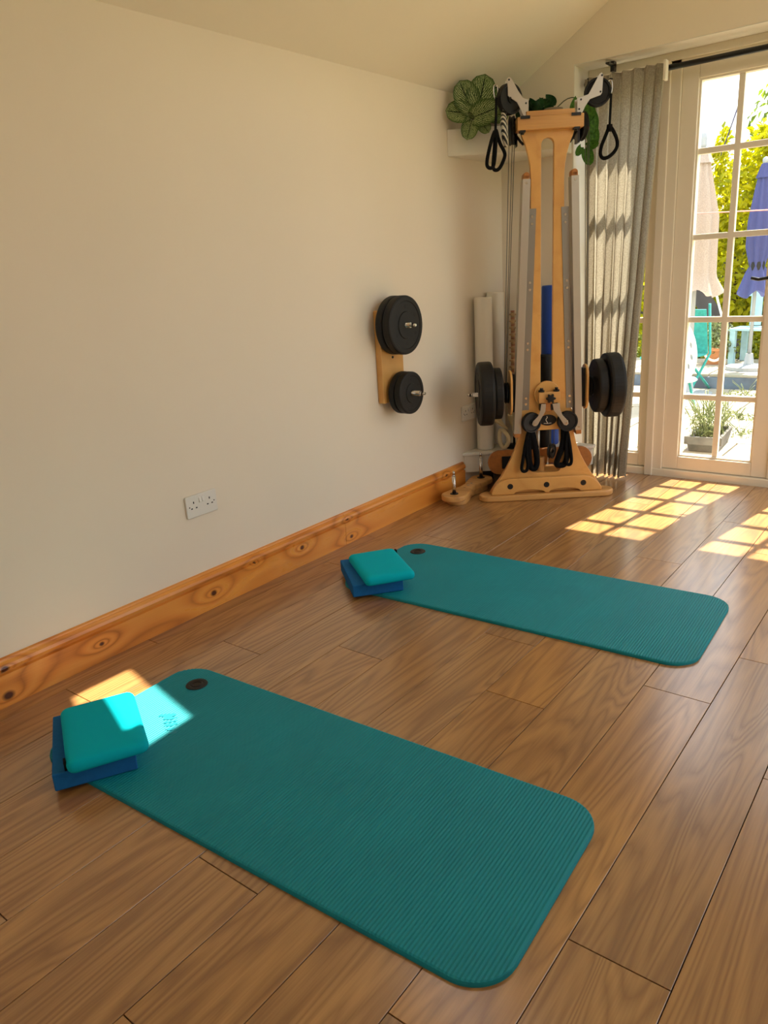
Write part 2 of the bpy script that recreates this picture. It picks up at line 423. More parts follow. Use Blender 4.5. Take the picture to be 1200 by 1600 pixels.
# zebra rope
zr = bpy.data.materials.new('black_white_braid'); zr.use_nodes = True
N = zr.node_tree.nodes; L = zr.node_tree.links; t = N.new('ShaderNodeTexCoord'); w = N.new('ShaderNodeTexWave')
w.bands_direction = 'DIAGONAL'; w.inputs['Scale'].default_value = 26; w.inputs['Distortion'].default_value = 3; w.inputs['Detail'].default_value = 1
L.new(t.outputs['Object'], w.inputs['Vector']); L.new(ramp(N, L, w.outputs[0], [(.45, (.01, .01, .01)), (.55, (.6, .55, .45))]), N['Principled BSDF'].inputs['Base Color'])
MT['braid'] = zr

# ------------------------------------------------------------------ room shell
W, YE, YB, EAVE, SL = 4.10, 4.12, -2.50, 2.07, 0.60
RX = W / 2; RZ = EAVE + SL * RX
TH = 0.28
# floor: sub-base + planks
fl = struct(MB().box(0, W, YB, 4.42, -.10, -.012).build('floor', MT['gap']))
seams = [0.0] + [0.0815 + .1929 * k for k in range(0, 22)]
seams = [s for s in seams if s < W - .02] + [W]
jt = {0: 1.4, 1: 1.036, 2: 1.538, 3: 1.0, 4: .452, 5: 1.2, 6: .795, 7: .468, 8: 1.1, 9: .740, 10: 1.055, 11: .472}
PL = 1.275; G = .0011
for i in range(len(seams) - 1):
    x0, x1 = seams[i] + G, seams[i + 1] - G
    j0 = jt.get(i, random.uniform(0, PL)); cuts = [YB]
    y = j0 - math.ceil((j0 - YB) / PL) * PL
    while y < 4.32:
        if y > YB + .05: cuts.append(y)
        y += PL
    if i == 1: cuts = [c for c in cuts]
    cuts = [c for c in cuts if c < 4.20] + [4.33]
    for a, b in zip(cuts, cuts[1:]):
        cx, cy = (x0 + x1) / 2, (a + b) / 2; hx, hy = (x1 - x0) / 2, (b - a) / 2 - G
        e = .0006; m_ = MB()
        vs = [(-hx, -hy, -.012), (hx, -hy, -.012), (hx, hy, -.012), (-hx, hy, -.012), (-hx, -hy, -.0006), (hx, -hy, -.0006), (hx, hy, -.0006), (-hx, hy, -.0006),
              (-hx + e, -hy + e, 0), (hx - e, -hy + e, 0), (hx - e, hy - e, 0), (-hx + e, hy - e, 0)]
        m_.add(vs, [(0, 1, 5, 4), (1, 2, 6, 5), (2, 3, 7, 6), (3, 0, 4, 7), (4, 5, 9, 8), (5, 6, 10, 9), (6, 7, 11, 10), (7, 4, 8, 11), (8, 9, 10, 11)])
        o = m_.build('plank', MT['floor'], fl); o.location = (cx, cy, 0)

struct(MB().box(-TH, 0, YB - TH, 4.40, -.1, EAVE + .02).build('wall_left', MT['wall']))
# end wall (gable) with the wide door opening notched out of it
OX0, OX1, OZ = .43, 2.62, 2.19
gable = [(0, -.1), (OX0, -.1), (OX0, OZ), (OX1, OZ), (OX1, -.1), (W, -.1), (W, EAVE), (RX, RZ), (0, EAVE)]
we = obj_from(plate_mesh('wall_end', gable, [], TH, MT['wall']), 'wall_end'); we.matrix_world = Matrix.Translation((0, YE + TH / 2, 0)) @ XZ; struct(we)
# back wall with an unseen window added for more daylight
bw = [(0, -.1), (W, -.1), (W, EAVE), (RX, RZ), (0, EAVE)]
wb_ = obj_from(plate_mesh('wall_back', bw, [[(1.05, .9), (1.05, 1.9), (2.95, 1.9), (2.95, .9)]], .14, MT['wall']), 'wall_back')
wb_.matrix_world = Matrix.Translation((0, YB - .07, 0)) @ XZ; struct(wb_)
# right wall with a wide unseen door opening added to brighten the room
RO = (2.20, 4.02)
wr_ = MB(); wr_.box(W, W + .14, YB - .14, RO[0], -.1, EAVE + .02); wr_.box(W, W + .14, RO[1], 4.40, -.1, EAVE + .02); wr_.box(W, W + .14, RO[0], RO[1], 2.05, EAVE + .02)
struct(wr_.build('wall_right', MT['wall']))
# sloped ceiling with a roof-window opening in the left slope
def zc(x): return EAVE + SL * x
CT = .16
hole = [(.368, 2.342), (.373, 2.549), (.829, 2.615), (.845, 2.352)]
holeT = [(.33, 2.32), (.33, 2.80), (.95, 2.86), (.95, 2.33)]
cm = MB(); y0, y1 = YB - .14, 4.40
outer = [(-.02, y0), (-.02, y1), (RX, y1), (RX, y0)]
for lo, (oo, hh, dz) in enumerate(((outer, hole, 0), (outer, holeT, CT))):
    vs = [(x, y, zc(x) + dz) for x, y in oo] + [(x, y, zc(x) + dz) for x, y in hh]
    cm.add(vs, [(k, (k + 1) % 4, 4 + (k + 1) % 4, 4 + k) for k in range(4)])
cm.add([(x, y, zc(x)) for x, y in hole] + [(x, y, zc(x) + CT) for x, y in holeT], [(k, (k + 1) % 4, 4 + (k + 1) % 4, 4 + k) for k in range(4)])
cm.add([(x, y, zc(x)) for x, y in outer] + [(x, y, zc(x) + CT) for x, y in outer], [(k, (k + 1) % 4, 4 + (k + 1) % 4, 4 + k) for k in range(4)])
def zr_(x): return RZ - SL * (x - RX)
outerR = [(RX, y0), (RX, y1), (W + .02, y1), (W + .02, y0)]; holeR = [(2.95, 1.50), (2.95, 3.70), (3.75, 3.70), (3.75, 1.50)]  # right slope hole added out of shot to let in more light
for dz in (0, CT):
    cm.add([(x, y, zr_(x) + dz) for x, y in outerR] + [(x, y, zr_(x) + dz) for x, y in holeR], [(k, (k + 1) % 4, 4 + (k + 1) % 4, 4 + k) for k in range(4)])
for lp in (outerR, holeR):
    cm.add([(x, y, zr_(x)) for x, y in lp] + [(x, y, zr_(x) + CT) for x, y in lp], [(k, (k + 1) % 4, 4 + (k + 1) % 4, 4 + k) for k in range(4)])
ceil_ = struct(cm.build('ceiling', MT['ceil']))
# roof window pane and frame on top of the opening
sk = struct(thing('window_3', None, None)); 
MB().add([(x, y, zc(x) + CT + .01) for x, y in holeT], [(0, 1, 2, 3)]).build('pane', MT['glass'], sk)
sk2 = struct(thing('added_roof_window', None, None))  # added roof window, unseen, only there to brighten the room
MB().add([(x, y, zr_(x) + CT + .01) for x, y in holeR], [(0, 1, 2, 3)]).build('pane', MT['glass'], sk2)

# left skirting: two lengths of moulded pine
prof = [(0, 0), (.020, 0), (.021, .106), (.012, .1095), (.012, .1145), (.0215, .118), (.0245, .128), (.0215, .138), (.0130, .1455), (.0130, .1490), (.010, .1535), (0, .156)]
sb = struct(thing('baseboard_left', None, None))
for a, b in ((YB, 2.529), (2.5315, 3.612)):
    m_ = MB(); n = len(prof)
    m_.add([(x, a, z) for x, z in prof] + [(x, b, z) for x, z in prof], [(k, (k + 1) % n, n + (k + 1) % n, n + k) for k in range(n)] + [tuple(range(n)), tuple(range(n, 2 * n))])
    m_.build('board', MT['pine'], sb)
sbr = struct(MB().box(W - .02, W, RO[1], 4.12, 0, .156).box(W - .02, W, YB, RO[0], 0, .156).build('baseboard_right', MT['pine']))

# ------------------------------------------------------------------ french doors, sidelights
BARS = [.462, .883, 1.306, 1.721]; GZ0, GZ1 = .12, 2.055; YG = 4.37
def glazed(name, gx0, gx1, st, cols, xl, xr, z0=.045, z1=2.135, yg=YG, bars=BARS, gz0=GZ0, gz1=GZ1, yd=.035, handle=None, parent=None):
    """a glazed leaf: xl..xr overall, glass gx0..gx1; stile/rail parts, glazing bars, one pane per light"""
    d = thing(name, None, None) if parent is None else parent
    struct(d)
    for a, b in ((xl, gx0), (gx1, xr)):
        m_ = MB().box(a, b, yg - yd, yg + yd, z0, z1); m_.build('stile', MT['upvc'], d, .004)
    for a, b in ((z0, gz0), (gz1, z1)): MB().box(gx0, gx1, yg - yd + .0005, yg + yd - .0005, a, b).build('rail', MT['upvc'], d, .003)
    # glazing bead round the glass
    for a, b in ((gx0, gx0 + .010), (gx1 - .010, gx1)): MB().box(a, b, yg - .024, yg + .024, gz0, gz1).build('bead', MT['upvc'], d)
    for a, b in ((gz0, gz0 + .010), (gz1 - .010, gz1)): MB().box(gx0 + .01, gx1 - .01, yg - .024, yg + .024, a, b).build('bead', MT['upvc'], d)
    bh = .0145
    xs = [gx0] + [gx0 + (gx1 - gx0) * k / cols for k in range(1, cols)] + [gx1]
    for x in xs[1:-1]: MB().box(x - bh, x + bh, yg - .016, yg + .016, gz0, gz1).build('glazing_bar', MT['upvc'], d, .003)
    for z in bars: MB().box(gx0, gx1, yg - .0155, yg + .0155, z - bh, z + bh).build('glazing_bar', MT['upvc'], d, .003)
    zs = [gz0] + list(bars) + [gz1]
    for xa, xb in zip(xs, xs[1:]):
        for za, zb in zip(zs, zs[1:]):
            MB().add([(xa + .002, yg, za), (xb - .002, yg, za), (xb - .002, yg, zb), (xa + .002, yg, zb)], [(0, 1, 2, 3)]).build('pane', MT['glass'], d)
    return d
d1 = glazed('door_1', 1.00, 1.393, .083, 2, .917, 1.476)
m_ = MB().box(1.425, 1.445, YG - .043, YG - .034, .98, 1.18); m_.cyl((1.435, YG - .04, 1.09), (1.435, YG - .075, 1.09), .009)
m_.tube([(1.437, YG - .073, 1.09), (1.41, YG - .078, 1.088), (1.36, YG - .08, 1.082), (1.325, YG - .076, 1.09)], .0085)
h = m_.build('handle', MT['blackmetal'], d1)
d2 = glazed('door_2', 1.62, 2.012, .083, 2, 1.537, 2.095)
MB().box(1.476, 1.537, YG - .045, YG + .03, .045, 2.135).build('meeting_stile', MT['upvc'], d2, .004)
w1 = glazed('window_1', .505, .775, .05, 1, .455, .822)
w2 = glazed('window_2', 2.24, 2.55, .05, 1, 2.19, 2.60)
# outer frame: jambs with step mouldings, head and threshold
fr = struct(thing('trim_1', None, None))
for a, b in ((.822, .917), (2.095, 2.19)):
    MB().box(a, b, YG - .05, YG + .05, 0, 2.2).build('jamb', MT['upvc'], fr, .003)
    MB().box(a + (.0 if a < 1 else .05), a + (.045 if a < 1 else .095), YG - .065, YG - .0505, 0, 2.19).build('moulding', MT['upvc'], fr, .004)
for a, b in ((.431, .455), (2.60, 2.619)): MB().box(a, b, YG - .05, YG + .05, 0, 2.19).build('jamb', MT['upvc'], fr, .003)
MB().box(.431, 2.619, YG - .05, YG + .05, 2.136, 2.189).build('head', MT['upvc'], fr, .003)
MB().box(.431, 2.619, YG - .07, YG - .0505, 2.150, 2.189).build('moulding', MT['upvc'], fr, .004)
MB().box(.431, 2.619, YG - .055, YG + .08, -.008, .043).build('threshold', MT['upvc'], fr, .006)
MB().box(.431, 2.619, YG + .081, YG + .16, -.09, .008).build('outer_sill', MT['white'], fr, .004)
# white-lined reveal on the near left of the opening
struct(MB().box(OX0, OX0 + .004, YE + .001, 4.318, 0, OZ - .001).box(OX0 + .004, OX1, YE + .001, 4.30, OZ - .004, OZ - .0005).build('trim_2', MT['white']))
# added right wall glazed doors and back window (out of shot, to brighten the room)
for k, (a, b) in enumerate(((2.21, 3.105), (3.11, 4.01))):
    d = struct(thing('door_%d' % (k + 3), None, None))
    m_ = MB(); yl, yr = a, b
    m_.box(W + .03, W + .09, yl, yl + .07, 0, 2.05); m_.box(W + .03, W + .09, yr - .07, yr, 0, 2.05); m_.box(W + .03, W + .09, yl + .07, yr - .07, 0, .09); m_.box(W + .03, W + .09, yl + .07, yr - .07, 1.98, 2.05)
    m_.build('frame', MT['upvc'], d); MB().add([(W + .06, yl + .07, .09), (W + .06, yr - .07, .09), (W + .06, yr - .07, 1.98), (W + .06, yl + .07, 1.98)], [(0, 1, 2, 3)]).build('pane', MT['glass'], d)
d = struct(thing('added_back_window', None, None))
m_ = MB(); yb = YB - .07
for a, b in ((1.05, 1.11), (1.97, 2.03), (2.89, 2.95)): m_.box(a, b, yb - .03, yb + .03, .9, 1.9)
m_.box(1.11, 2.89, yb - .03, yb + .03, .9, .96); m_.box(1.11, 2.89, yb - .03, yb + .03, 1.84, 1.9); m_.build('frame', MT['upvc'], d)
MB().add([(1.1, yb, .95), (2.9, yb, .95), (2.9, yb, 1.85), (1.1, yb, 1.85)], [(0, 1, 2, 3)]).build('pane', MT['glass'], d)

# ------------------------------------------------------------------ exercise mats
def mat_thing(label, cx, cy, rot, Lm, Wm, eye):
    T = thing('exercise_mat', label, 'exercise mat', (cx, cy, 0), rot, 'teal ribbed mats on the floor')
    pitch_ = .0088; nx = int(Lm / pitch_ * 4); r = .095; th = .0125; m_ = MB(); cols = []
    for i in range(nx + 1):
        x = -Lm / 2 + Lm * i / nx; ex = max(0, abs(x) - (Lm / 2 - r)); h = Wm / 2 - r + math.sqrt(max(r * r - ex * ex, 0))
        edge = min(1.0, (Lm / 2 - abs(x)) / .006); edge = math.sqrt(max(0, 1 - (1 - edge) ** 2))
        zt = th - .0006 + .0007 * math.cos(2 * PI * x / pitch_)
        zt = zt * (.45 + .55 * edge)
        b = .006
        cols.append([(x, -h, 0), (x, -h, zt * .45), (x, -h + b * .3, zt * .85), (x, -h + b, zt), (x, 0, zt), (x, h - b, zt), (x, h - b * .3, zt * .85), (x, h, zt * .45), (x, h, 0)])
    k = 9; vs = [v for c in cols for v in c]
    fs = [(i * k + j, (i + 1) * k + j, (i + 1) * k + j + 1, i * k + j + 1) for i in range(nx) for j in range(k - 1)]
    fs += [tuple(range(k)), tuple(range(nx * k, nx * k + k))]
    m_.add(vs, fs, False); m_.build('mat_sheet', MT['mat'], T)
    # eyelet
    ex, ey = eye
    m2 = MB().lathe([(.0125, .0122), (.0130, .0150), (.0165, .0160), (.0185, .0138), (.0215, .0138), (.024, .0152), (.033, .0148), (.035, .0126)], 32)
    e = m2.build('eyelet', MT['black'], T); e.location = (ex, ey, 0)
    MB().cyl((0, 0, .0122), (0, 0, .0133), .0118, 20).build('eyelet_hole', MT['gap'], e)
    return T
near = mat_thing('teal ribbed exercise mat with a patch of sunlight on its corner', 1.047, 1.106, math.radians(2.6), 1.425, .568, (-.585, .195))
far = mat_thing('teal ribbed exercise mat lying nearer the wooden pulley tower', 1.005, 2.432, math.radians(2.0), 1.415, .575, (-.605, .180))
# smooth worn print on the sunlit mat
lg = MB()
def blob(pts, z=.0133): lg.add([(x, y, z) for x, y in pts], [tuple(range(len(pts)))])
for pts in ([(0, 0), (.012, .030), (.026, .034), (.034, .022), (.046, .036), (.052, .020), (.040, .002), (.022, .008), (.010, -.006)],
            [(.060, .004), (.066, .036), (.073, .036), (.070, .004)], [(.078, .010), (.082, .036), (.094, .034), (.100, .020), (.090, .004)],
            [(.112, .006), (.118, .030), (.132, .028), (.128, .014)], [(.140, .020), (.146, .034), (.160, .030), (.152, .012)]):
    blob([(x * .75, y * 1.3) for x, y in pts])
lo = lg.build('worn_print', MT['matflat'], near); lo.location = (-.545, .02, 0); lo.rotation_euler = (0, 0, math.radians(-38)); lo['label'] = 'smooth worn print in brighter teal'

# ------------------------------------------------------------------ foam blocks and head pads
def pad_mesh(name, sx, sy, m, parent, prof_, rc):
    """soft slab: the outline shrinks by each profile step (inset, height)"""
    m_ = MB(); rings = []
    for d, z in prof_:
        rings.append([(x, y, z) for x, y in rrect(-sx / 2 + d, sx / 2 - d, -sy / 2 + d, sy / 2 - d, max(rc - d * .6, .004), 5)])
    n = len(rings[0]); vs = [v for r_ in rings for v in r_]
    fs = [(j * n + k, j * n + (k + 1) % n, (j + 1) * n + (k + 1) % n, (j + 1) * n + k) for j in range(len(rings) - 1) for k in range(n)]
    fs += [tuple(range(n)), tuple((len(rings) - 1) * n + k for k in range(n))]
    return m_.add(vs, fs, True).build(name, m, parent)
def block_pair(bc, ba, pc, pa, lab_b, lab_p, tagpos, pad_tilt):
    b = MB().box(-.15, .15, -.1025, .1025, 0, .05).build('foam_block', MT['block'], None, .004, 3); b.location = (*bc, .0133); b.rotation_euler = (0, 0, ba)
    tag(b, lab_b, 'foam block', 'blue foam blocks')
    T = thing('head_pad', lab_p, 'pad', (*pc, .0640), pa, 'teal head pads'); T.rotation_euler = (pad_tilt[0], pad_tilt[1], pa)
    pad_mesh('cushion', .304, .204, MT['pad'], T, [(.012, 0), (.004, .002), (.001, .007), (0, .013), (0, .020), (.002, .026), (.006, .031), (.013, .0345), (.028, .0365), (.06, .0378), (.09, .038)], .022)
    x, y = tagpos
    MB().box(x - .010, x + .010, y - .003, y + .003, .004, .030).build('fabric_tag', MT['webbing'], T)
    return b, T
block_pair((.489, .8885), math.radians(-30), (.522, .905), math.radians(-27), 'blue foam block under the sunlit teal pad', 'teal head pad crossed by a patch of sunlight', (.118, -.1045), (0, 0))
block_pair((.415, 2.221), math.radians(-40), (.462, 2.232), math.radians(-36), 'blue foam block on the mat nearer the wooden tower', 'teal head pad on the mat nearer the wooden tower', (-.125, .1045), (0, 0))

# ------------------------------------------------------------------ sockets
def socket(label, y, z):
    T = thing('wall_socket', label, 'socket', (0.0005, y, z), 0, 'double wall sockets')
    me = plate_mesh('socket_plate', rrect(0, .146, 0, .086, .006), [], .009, MT['socket'], .002)
    o = obj_from(me, 'plate', T); o.matrix_local = Matrix(((0, 0, 1, .0045), (1, 0, 0, 0), (0, 1, 0, 0), (0, 0, 0, 1)))
    for dx in (.035, .111):
        for (a, b, hw, hh) in ((0, .018, .0022, .0042), (-.011, -.004, .0036, .0022), (.011, -.004, .0036, .0022)):
            MB().box(.0088, .0096, dx + a - hw, dx + a + hw, .040 + b - hh, .040 + b + hh).build('pin_hole', MT['hole'], T)
    for dx in (.014, .132): MB().cyl((.0088, dx, .043), (.0095, dx, .043), .0026, 10).build('screw', MT['hole'], T)
    for dx in (.066, .080):
        MB().add([(.009, dx - .0055, .052), (.009, dx + .0055, .052), (.009, dx + .0055, .074), (.009, dx - .0055, .074), (.0145, dx - .0055, .055), (.0145, dx + .0055, .055), (.0105, dx + .0055, .073), (.0105, dx - .0055, .073)],
                 [(0, 1, 5, 4), (1, 2, 6, 5), (2, 3, 7, 6), (3, 0, 4, 7), (4, 5, 6, 7)]).build('switch', MT['socket'], T)
socket('white double wall socket alone on the long cream wall', 1.658, .384)
socket('white double wall socket behind the weight plates beside the ledge', 3.618, .388)

# ------------------------------------------------------------------ weight plates
def plate_thing(label, R, t, group, holes=6, step=False):
    """disc about local X, its inner face at x = 0, outer face at x = t"""
    T = thing('weight_plate', label, 'weight plate', group=group)
    q = Matrix.Rotation(PI / 2, 4, 'Y')
    pr = [(.014, 0), (R * .93, 0), (R * .985, t * .07), (R, t * .2), (R, t * .8), (R * .985, t * .93), (R * .94, t), (R * .82, t), (R * .80, t - .003), (R * .47, t - .003), (R * .45, t + .001), (.016, t + .001), (.014, t - .002), (.014, 0)]
    o = MB().lathe(pr, 56).build('disc', MT['plate'], T); o.matrix_local = q
    for k in range(holes):
        a = 2 * PI * (k + .5) / holes
        c = (R * .63 * math.cos(a), R * .63 * math.sin(a))
        h = MB().cyl((-.0005, c[0], c[1]), (t - .0022, c[0], c[1]), R * .062, 14).build('grip_hole', MT['hole'], T)
    return T
# wall rack
RK = thing('weight_rack', 'wooden wall rack board with two steel pegs for plates', 'weight rack', (0, 2.955, .62))
me = plate_mesh('rack_board', rrect(-.088, .088, 0, .44, .008), [], .034, MT['birch'], .003)
o = obj_from(me, 'board', RK); o.matrix_local = Matrix(((0, 0, 1, .018), (1, 0, 0, 0), (0, 1, 0, 0), (0, 0, 0, 1)))
def peg(parent, p0, ax, ln, r=.0125):
    p0 = Vector(p0); ax = Vector(ax)
    m_ = MB().cyl(p0, p0 + ax * (ln - .03), r, 18); m_.cyl(p0 + ax * (ln - .031), p0 + ax * (ln - .02), r * .72, 16); m_.cyl(p0 + ax * (ln - .02), p0 + ax * ln, r * .8, 16, r * .5)
    return m_.build('peg', MT['steel'], parent)
ZB, ZS = .985 - .62, .660 - .62
peg(RK, (.034, 0.005, ZB), (1, 0, 0), .145); peg(RK, (.034, .03, ZS), (1, 0, 0), .165)
MB().cyl((.034, .0, .215), (.0385, .0, .215), .006, 12).build('screw', MT['blackmetal'], RK)
g = 'plates on the wall rack'
for (lab, R, t, x, y, z) in (('large black weight plate nearest the wall on the upper rack peg', .137, .040, .040, 2.960, .985), ('outer large black weight plate on the upper rack peg', .137, .044, .082, 2.960, .985),
                             ('small black weight plate nearest the wall on the lower rack peg', .103, .032, .050, 2.985, .660), ('outer small black weight plate on the lower rack peg', .103, .036, .085, 2.985, .660)):
    p_ = plate_thing(lab, R, t, g); p_.location = (x, y, z)

# ------------------------------------------------------------------ diagonal corner shelf and ledge
SHP = [(0.001, 3.56), (.46, 3.885), (.425, 4.119), (0.001, 4.119)]
def prism(poly, z0, z1):
    n = len(poly); return MB().add([(x, y, z0) for x, y in poly] + [(x, y, z1) for x, y in poly], [(k, (k + 1) % n, n + (k + 1) % n, n + k) for k in range(n)] + [tuple(range(n)), tuple(range(n, 2 * n))])
tag(prism(SHP, 1.772, 1.898).build('corner_shelf', MT['white'], None, .004), 'thick white boxed corner shelf carrying the plants', 'shelf')
LG = thing('corner_ledge', 'low white corner ledge behind the wooden tower', 'ledge', (0, 0, 0))
prism([(0.001, 3.615), (.60, 4.085), (.60, 4.119), (0.001, 4.119)], .185, .205).build('ledge_top', MT['white'], LG, .005)
prism([(0.001, 3.64), (.585, 4.098), (.585, 4.119), (0.001, 4.119)], .085, .185).build('front_panel', MT['white'], LG)
prism([(0.001, 3.80), (.40, 4.119), (0.001, 4.119)], 0, .085).build('plinth', MT['gap'], LG)  # shade under the ledge put into the plinth's dark colour

# ------------------------------------------------------------------ things standing on the ledge
def roller(name, label, x, y, z, r, hgt, m, group=None, tilt=(0, 0)):
    o = MB().lathe([(0.0005, 0), (r * .94, 0), (r, .008), (r, hgt - .008), (r * .94, hgt), (0.0005, hgt)], 32, smooth=False).build(name, m)
    for p_ in o.data.polygons: p_.use_smooth = True
    o.location = (x, y, z); o.rotation_euler = (tilt[0], tilt[1], 0)
    return tag(o, label, 'foam roller', group)
roller('foam_roller', 'white foam roller standing nearest the long wall', .066, 3.775, .2055, .050, .86, MT['foamwhite'], 'white foam rollers')
roller('foam_roller', 'white foam roller partly hidden beside the tower cables', .053, 3.935, .2055, .050, .88, MT['foamwhite'], 'white foam rollers')
roller('foam_roller', 'tall royal blue foam roller seen through the tower slot', .350, 4.035, .2055, .050, .90, MT['bluefoam'])
roller('foam_roller', 'short black foam roller in front of the blue roller', .362, 3.935, .2055, .040, .53, MT['black'])
# spine model
SP = thing('spine_model', 'plastic teaching model of a pelvis and spine on a rod', 'anatomy model', (.215, 3.842, .206), math.radians(25)); SP.scale = (1.22, 1.22, 1.22)
MB().cyl((0, .03, 0), (0, .03, .62), .006, 10).build('rod', MT['steel'], SP)
MB().lathe([(.0005, 0), (.05, 0), (.05, .008), (.0005, .012)], 24).build('base', MT['blackmetal'], SP).location = (0, .03, 0)
for s in (-1, 1):
    # iliac wing: curved blade, then the ring of the ischium
    m_ = MB(); nu, nv = 10, 8; vs = []
    for i in range(nu + 1):
        for j in range(nv + 1):
            u = i / nu; v = j / nv; a = math.radians(-70 + 140 * u)
            rr = .045 + .055 * v
            vs.append((s * (.018 + .062 * v * (.55 + .45 * math.cos(a * .9)) + .008), -.02 + .075 * math.sin(a) * v - .02 * v, .10 + .085 * v * (.75 + .25 * math.cos(a * 1.4)) - .01 * abs(u - .5)))
    m_.add(vs, [(i * (nv + 1) + j, (i + 1) * (nv + 1) + j, (i + 1) * (nv + 1) + j + 1, i * (nv + 1) + j + 1) for i in range(nu) for j in range(nv)], True)
    o = m_.build('hip_bone', MT['bone'], SP); md = o.modifiers.new('solid', 'SOLIDIFY'); md.thickness = .009
    ring = smooth_loop([(s * .060, -.03, .105), (s * .066, -.045, .07), (s * .058, -.05, .025), (s * .038, -.052, .012), (s * .018, -.06, .045), (s * .022, -.06, .075)], 2)
    MB().tube(ring, .0095, 8, closed=True).build('ischium', MT['bone'], SP)
o = MB().tube([(0, 0, .085), (0, .012, .11), (0, .012, .14), (0, .0, .17)], [.008, .018, .030, .034], 12, rt_=[.006, .010, .016, .018]).build('sacrum', MT['bone'], SP)
zz = .19
for k in range(15):
    sz = (1 - .018 * k) * .62; yy = .012 * math.sin(k * .33)
    v_ = MB().lathe([(.0005, 0), (.021 * sz, .001), (.018 * sz, .011), (.021 * sz, .021), (.0005, .022)], 14, Matrix.Translation((0, yy, zz)), True)
    v_.tube([(0, yy + .012, zz + .012), (0, yy + .030, zz + .008), (0, yy + .045, zz - .002)], [.007, .006, .004], 6)
    v_.tube([(-.036 * sz, yy + .016, zz + .012), (0, yy + .012, zz + .012), (.036 * sz, yy + .016, zz + .012)], [.003, .007, .003], 6)
    v = v_.build('vertebra', MT['boned'], SP)
    MB().lathe([(.0005, 0), (.019 * sz, 0), (.020 * sz, .004), (.019 * sz, .008), (.0005, .008)], 14, Matrix.Translation((0, yy, zz + .022))).build('disc', MT['disc'], v)
    zz += .030

# ------------------------------------------------------------------ pulley tower
TW = thing('pulley_tower', 'tall wooden pulley tower with aluminium rails standing in the corner', 'exercise machine', (.5445, 3.6075, 0), math.atan2(.604, .797))
def tb(name, m_, mt, bevel=0.0, parent=None): return m_.build(name, mt, parent or TW, bevel)
# base board with round nosed ends
bo = [(-.31, .0), (.31, .0)] + [(.31 + .055 * math.sin(math.radians(a)), .055 - .055 * math.cos(math.radians(a))) for a in range(15, 181, 15)]
bo += [(-.31 - .055 * math.sin(math.radians(a)), .055 - .055 * math.cos(math.radians(a))) for a in range(180, 14, -15)]
me = plate_mesh('base_board', bo, [], .033, MT['beech'], .008); o = obj_from(me, 'base_board', TW); o.location = (0, 0, .0166)
def mirror(left): return left + [(-x, z) for x, z in reversed(left)]
# foot panel with two scallops
arc = lambda c, w, h: [(c + w * math.cos(math.radians(a)), .0345 + h * math.sin(math.radians(a))) for a in range(0, 181, 15)]
foot = [(-.302, .0345), (-.298, .055), (-.285, .080), (-.265, .100), (-.238, .114), (-.205, .121), (0, .120), (.205, .117), (.235, .108), (.258, .095), (.280, .072), (.294, .050), (.298, .0345)]
foot += arc(.095, .085, .020) + arc(-.095, .085, .020)
put_plate('foot_panel', plate_mesh('foot_panel', foot, [], .028, MT['birch'], .003), TW, .034)
for u_ in (-.200, -.003, .196):
    b_ = MB().cyl((u_, .0195, .079), (u_, .021, .079), .0155, 20); tb('bolt', b_, MT['blackmetal'])
    tb('bolt_socket', MB().cyl((u_, .0185, .079), (u_, .0195, .079), .008, 6), MT['hole'])
# tower panel with slot and lower opening
left = [(-.31, .034), (-.275, .088), (-.245, .125), (-.215, .175), (-.188, .227), (-.163, .290), (-.148, .350), (-.140, .42), (-.137, .475), (-.126, .495), (-.104, 1.0), (-.0825, 1.487), (-.081, 1.62), (-.084, 1.675), (-.092, 1.720), (-.105, 1.765), (-.120, 1.800), (-.130, 1.830)]
slot = [(-.031, .60), (.031, .60), (.031, 1.765)] + [(.031 * math.cos(math.radians(a)), 1.765 + .031 * math.sin(math.radians(a))) for a in range(15, 180, 15)] + [(-.031, 1.765)]
opening = [(-.066, .375), (-.076, .30), (-.084, .20), (-.082, .165), (-.070, .146), (-.052, .140), (.052, .140), (.070, .146), (.082, .165), (.084, .20), (.078, .30), (.072, .375)]
put_plate('tower_panel', plate_mesh('tower_panel', mirror(left), [slot, opening], .030, MT['birch'], .0025), TW, .066)
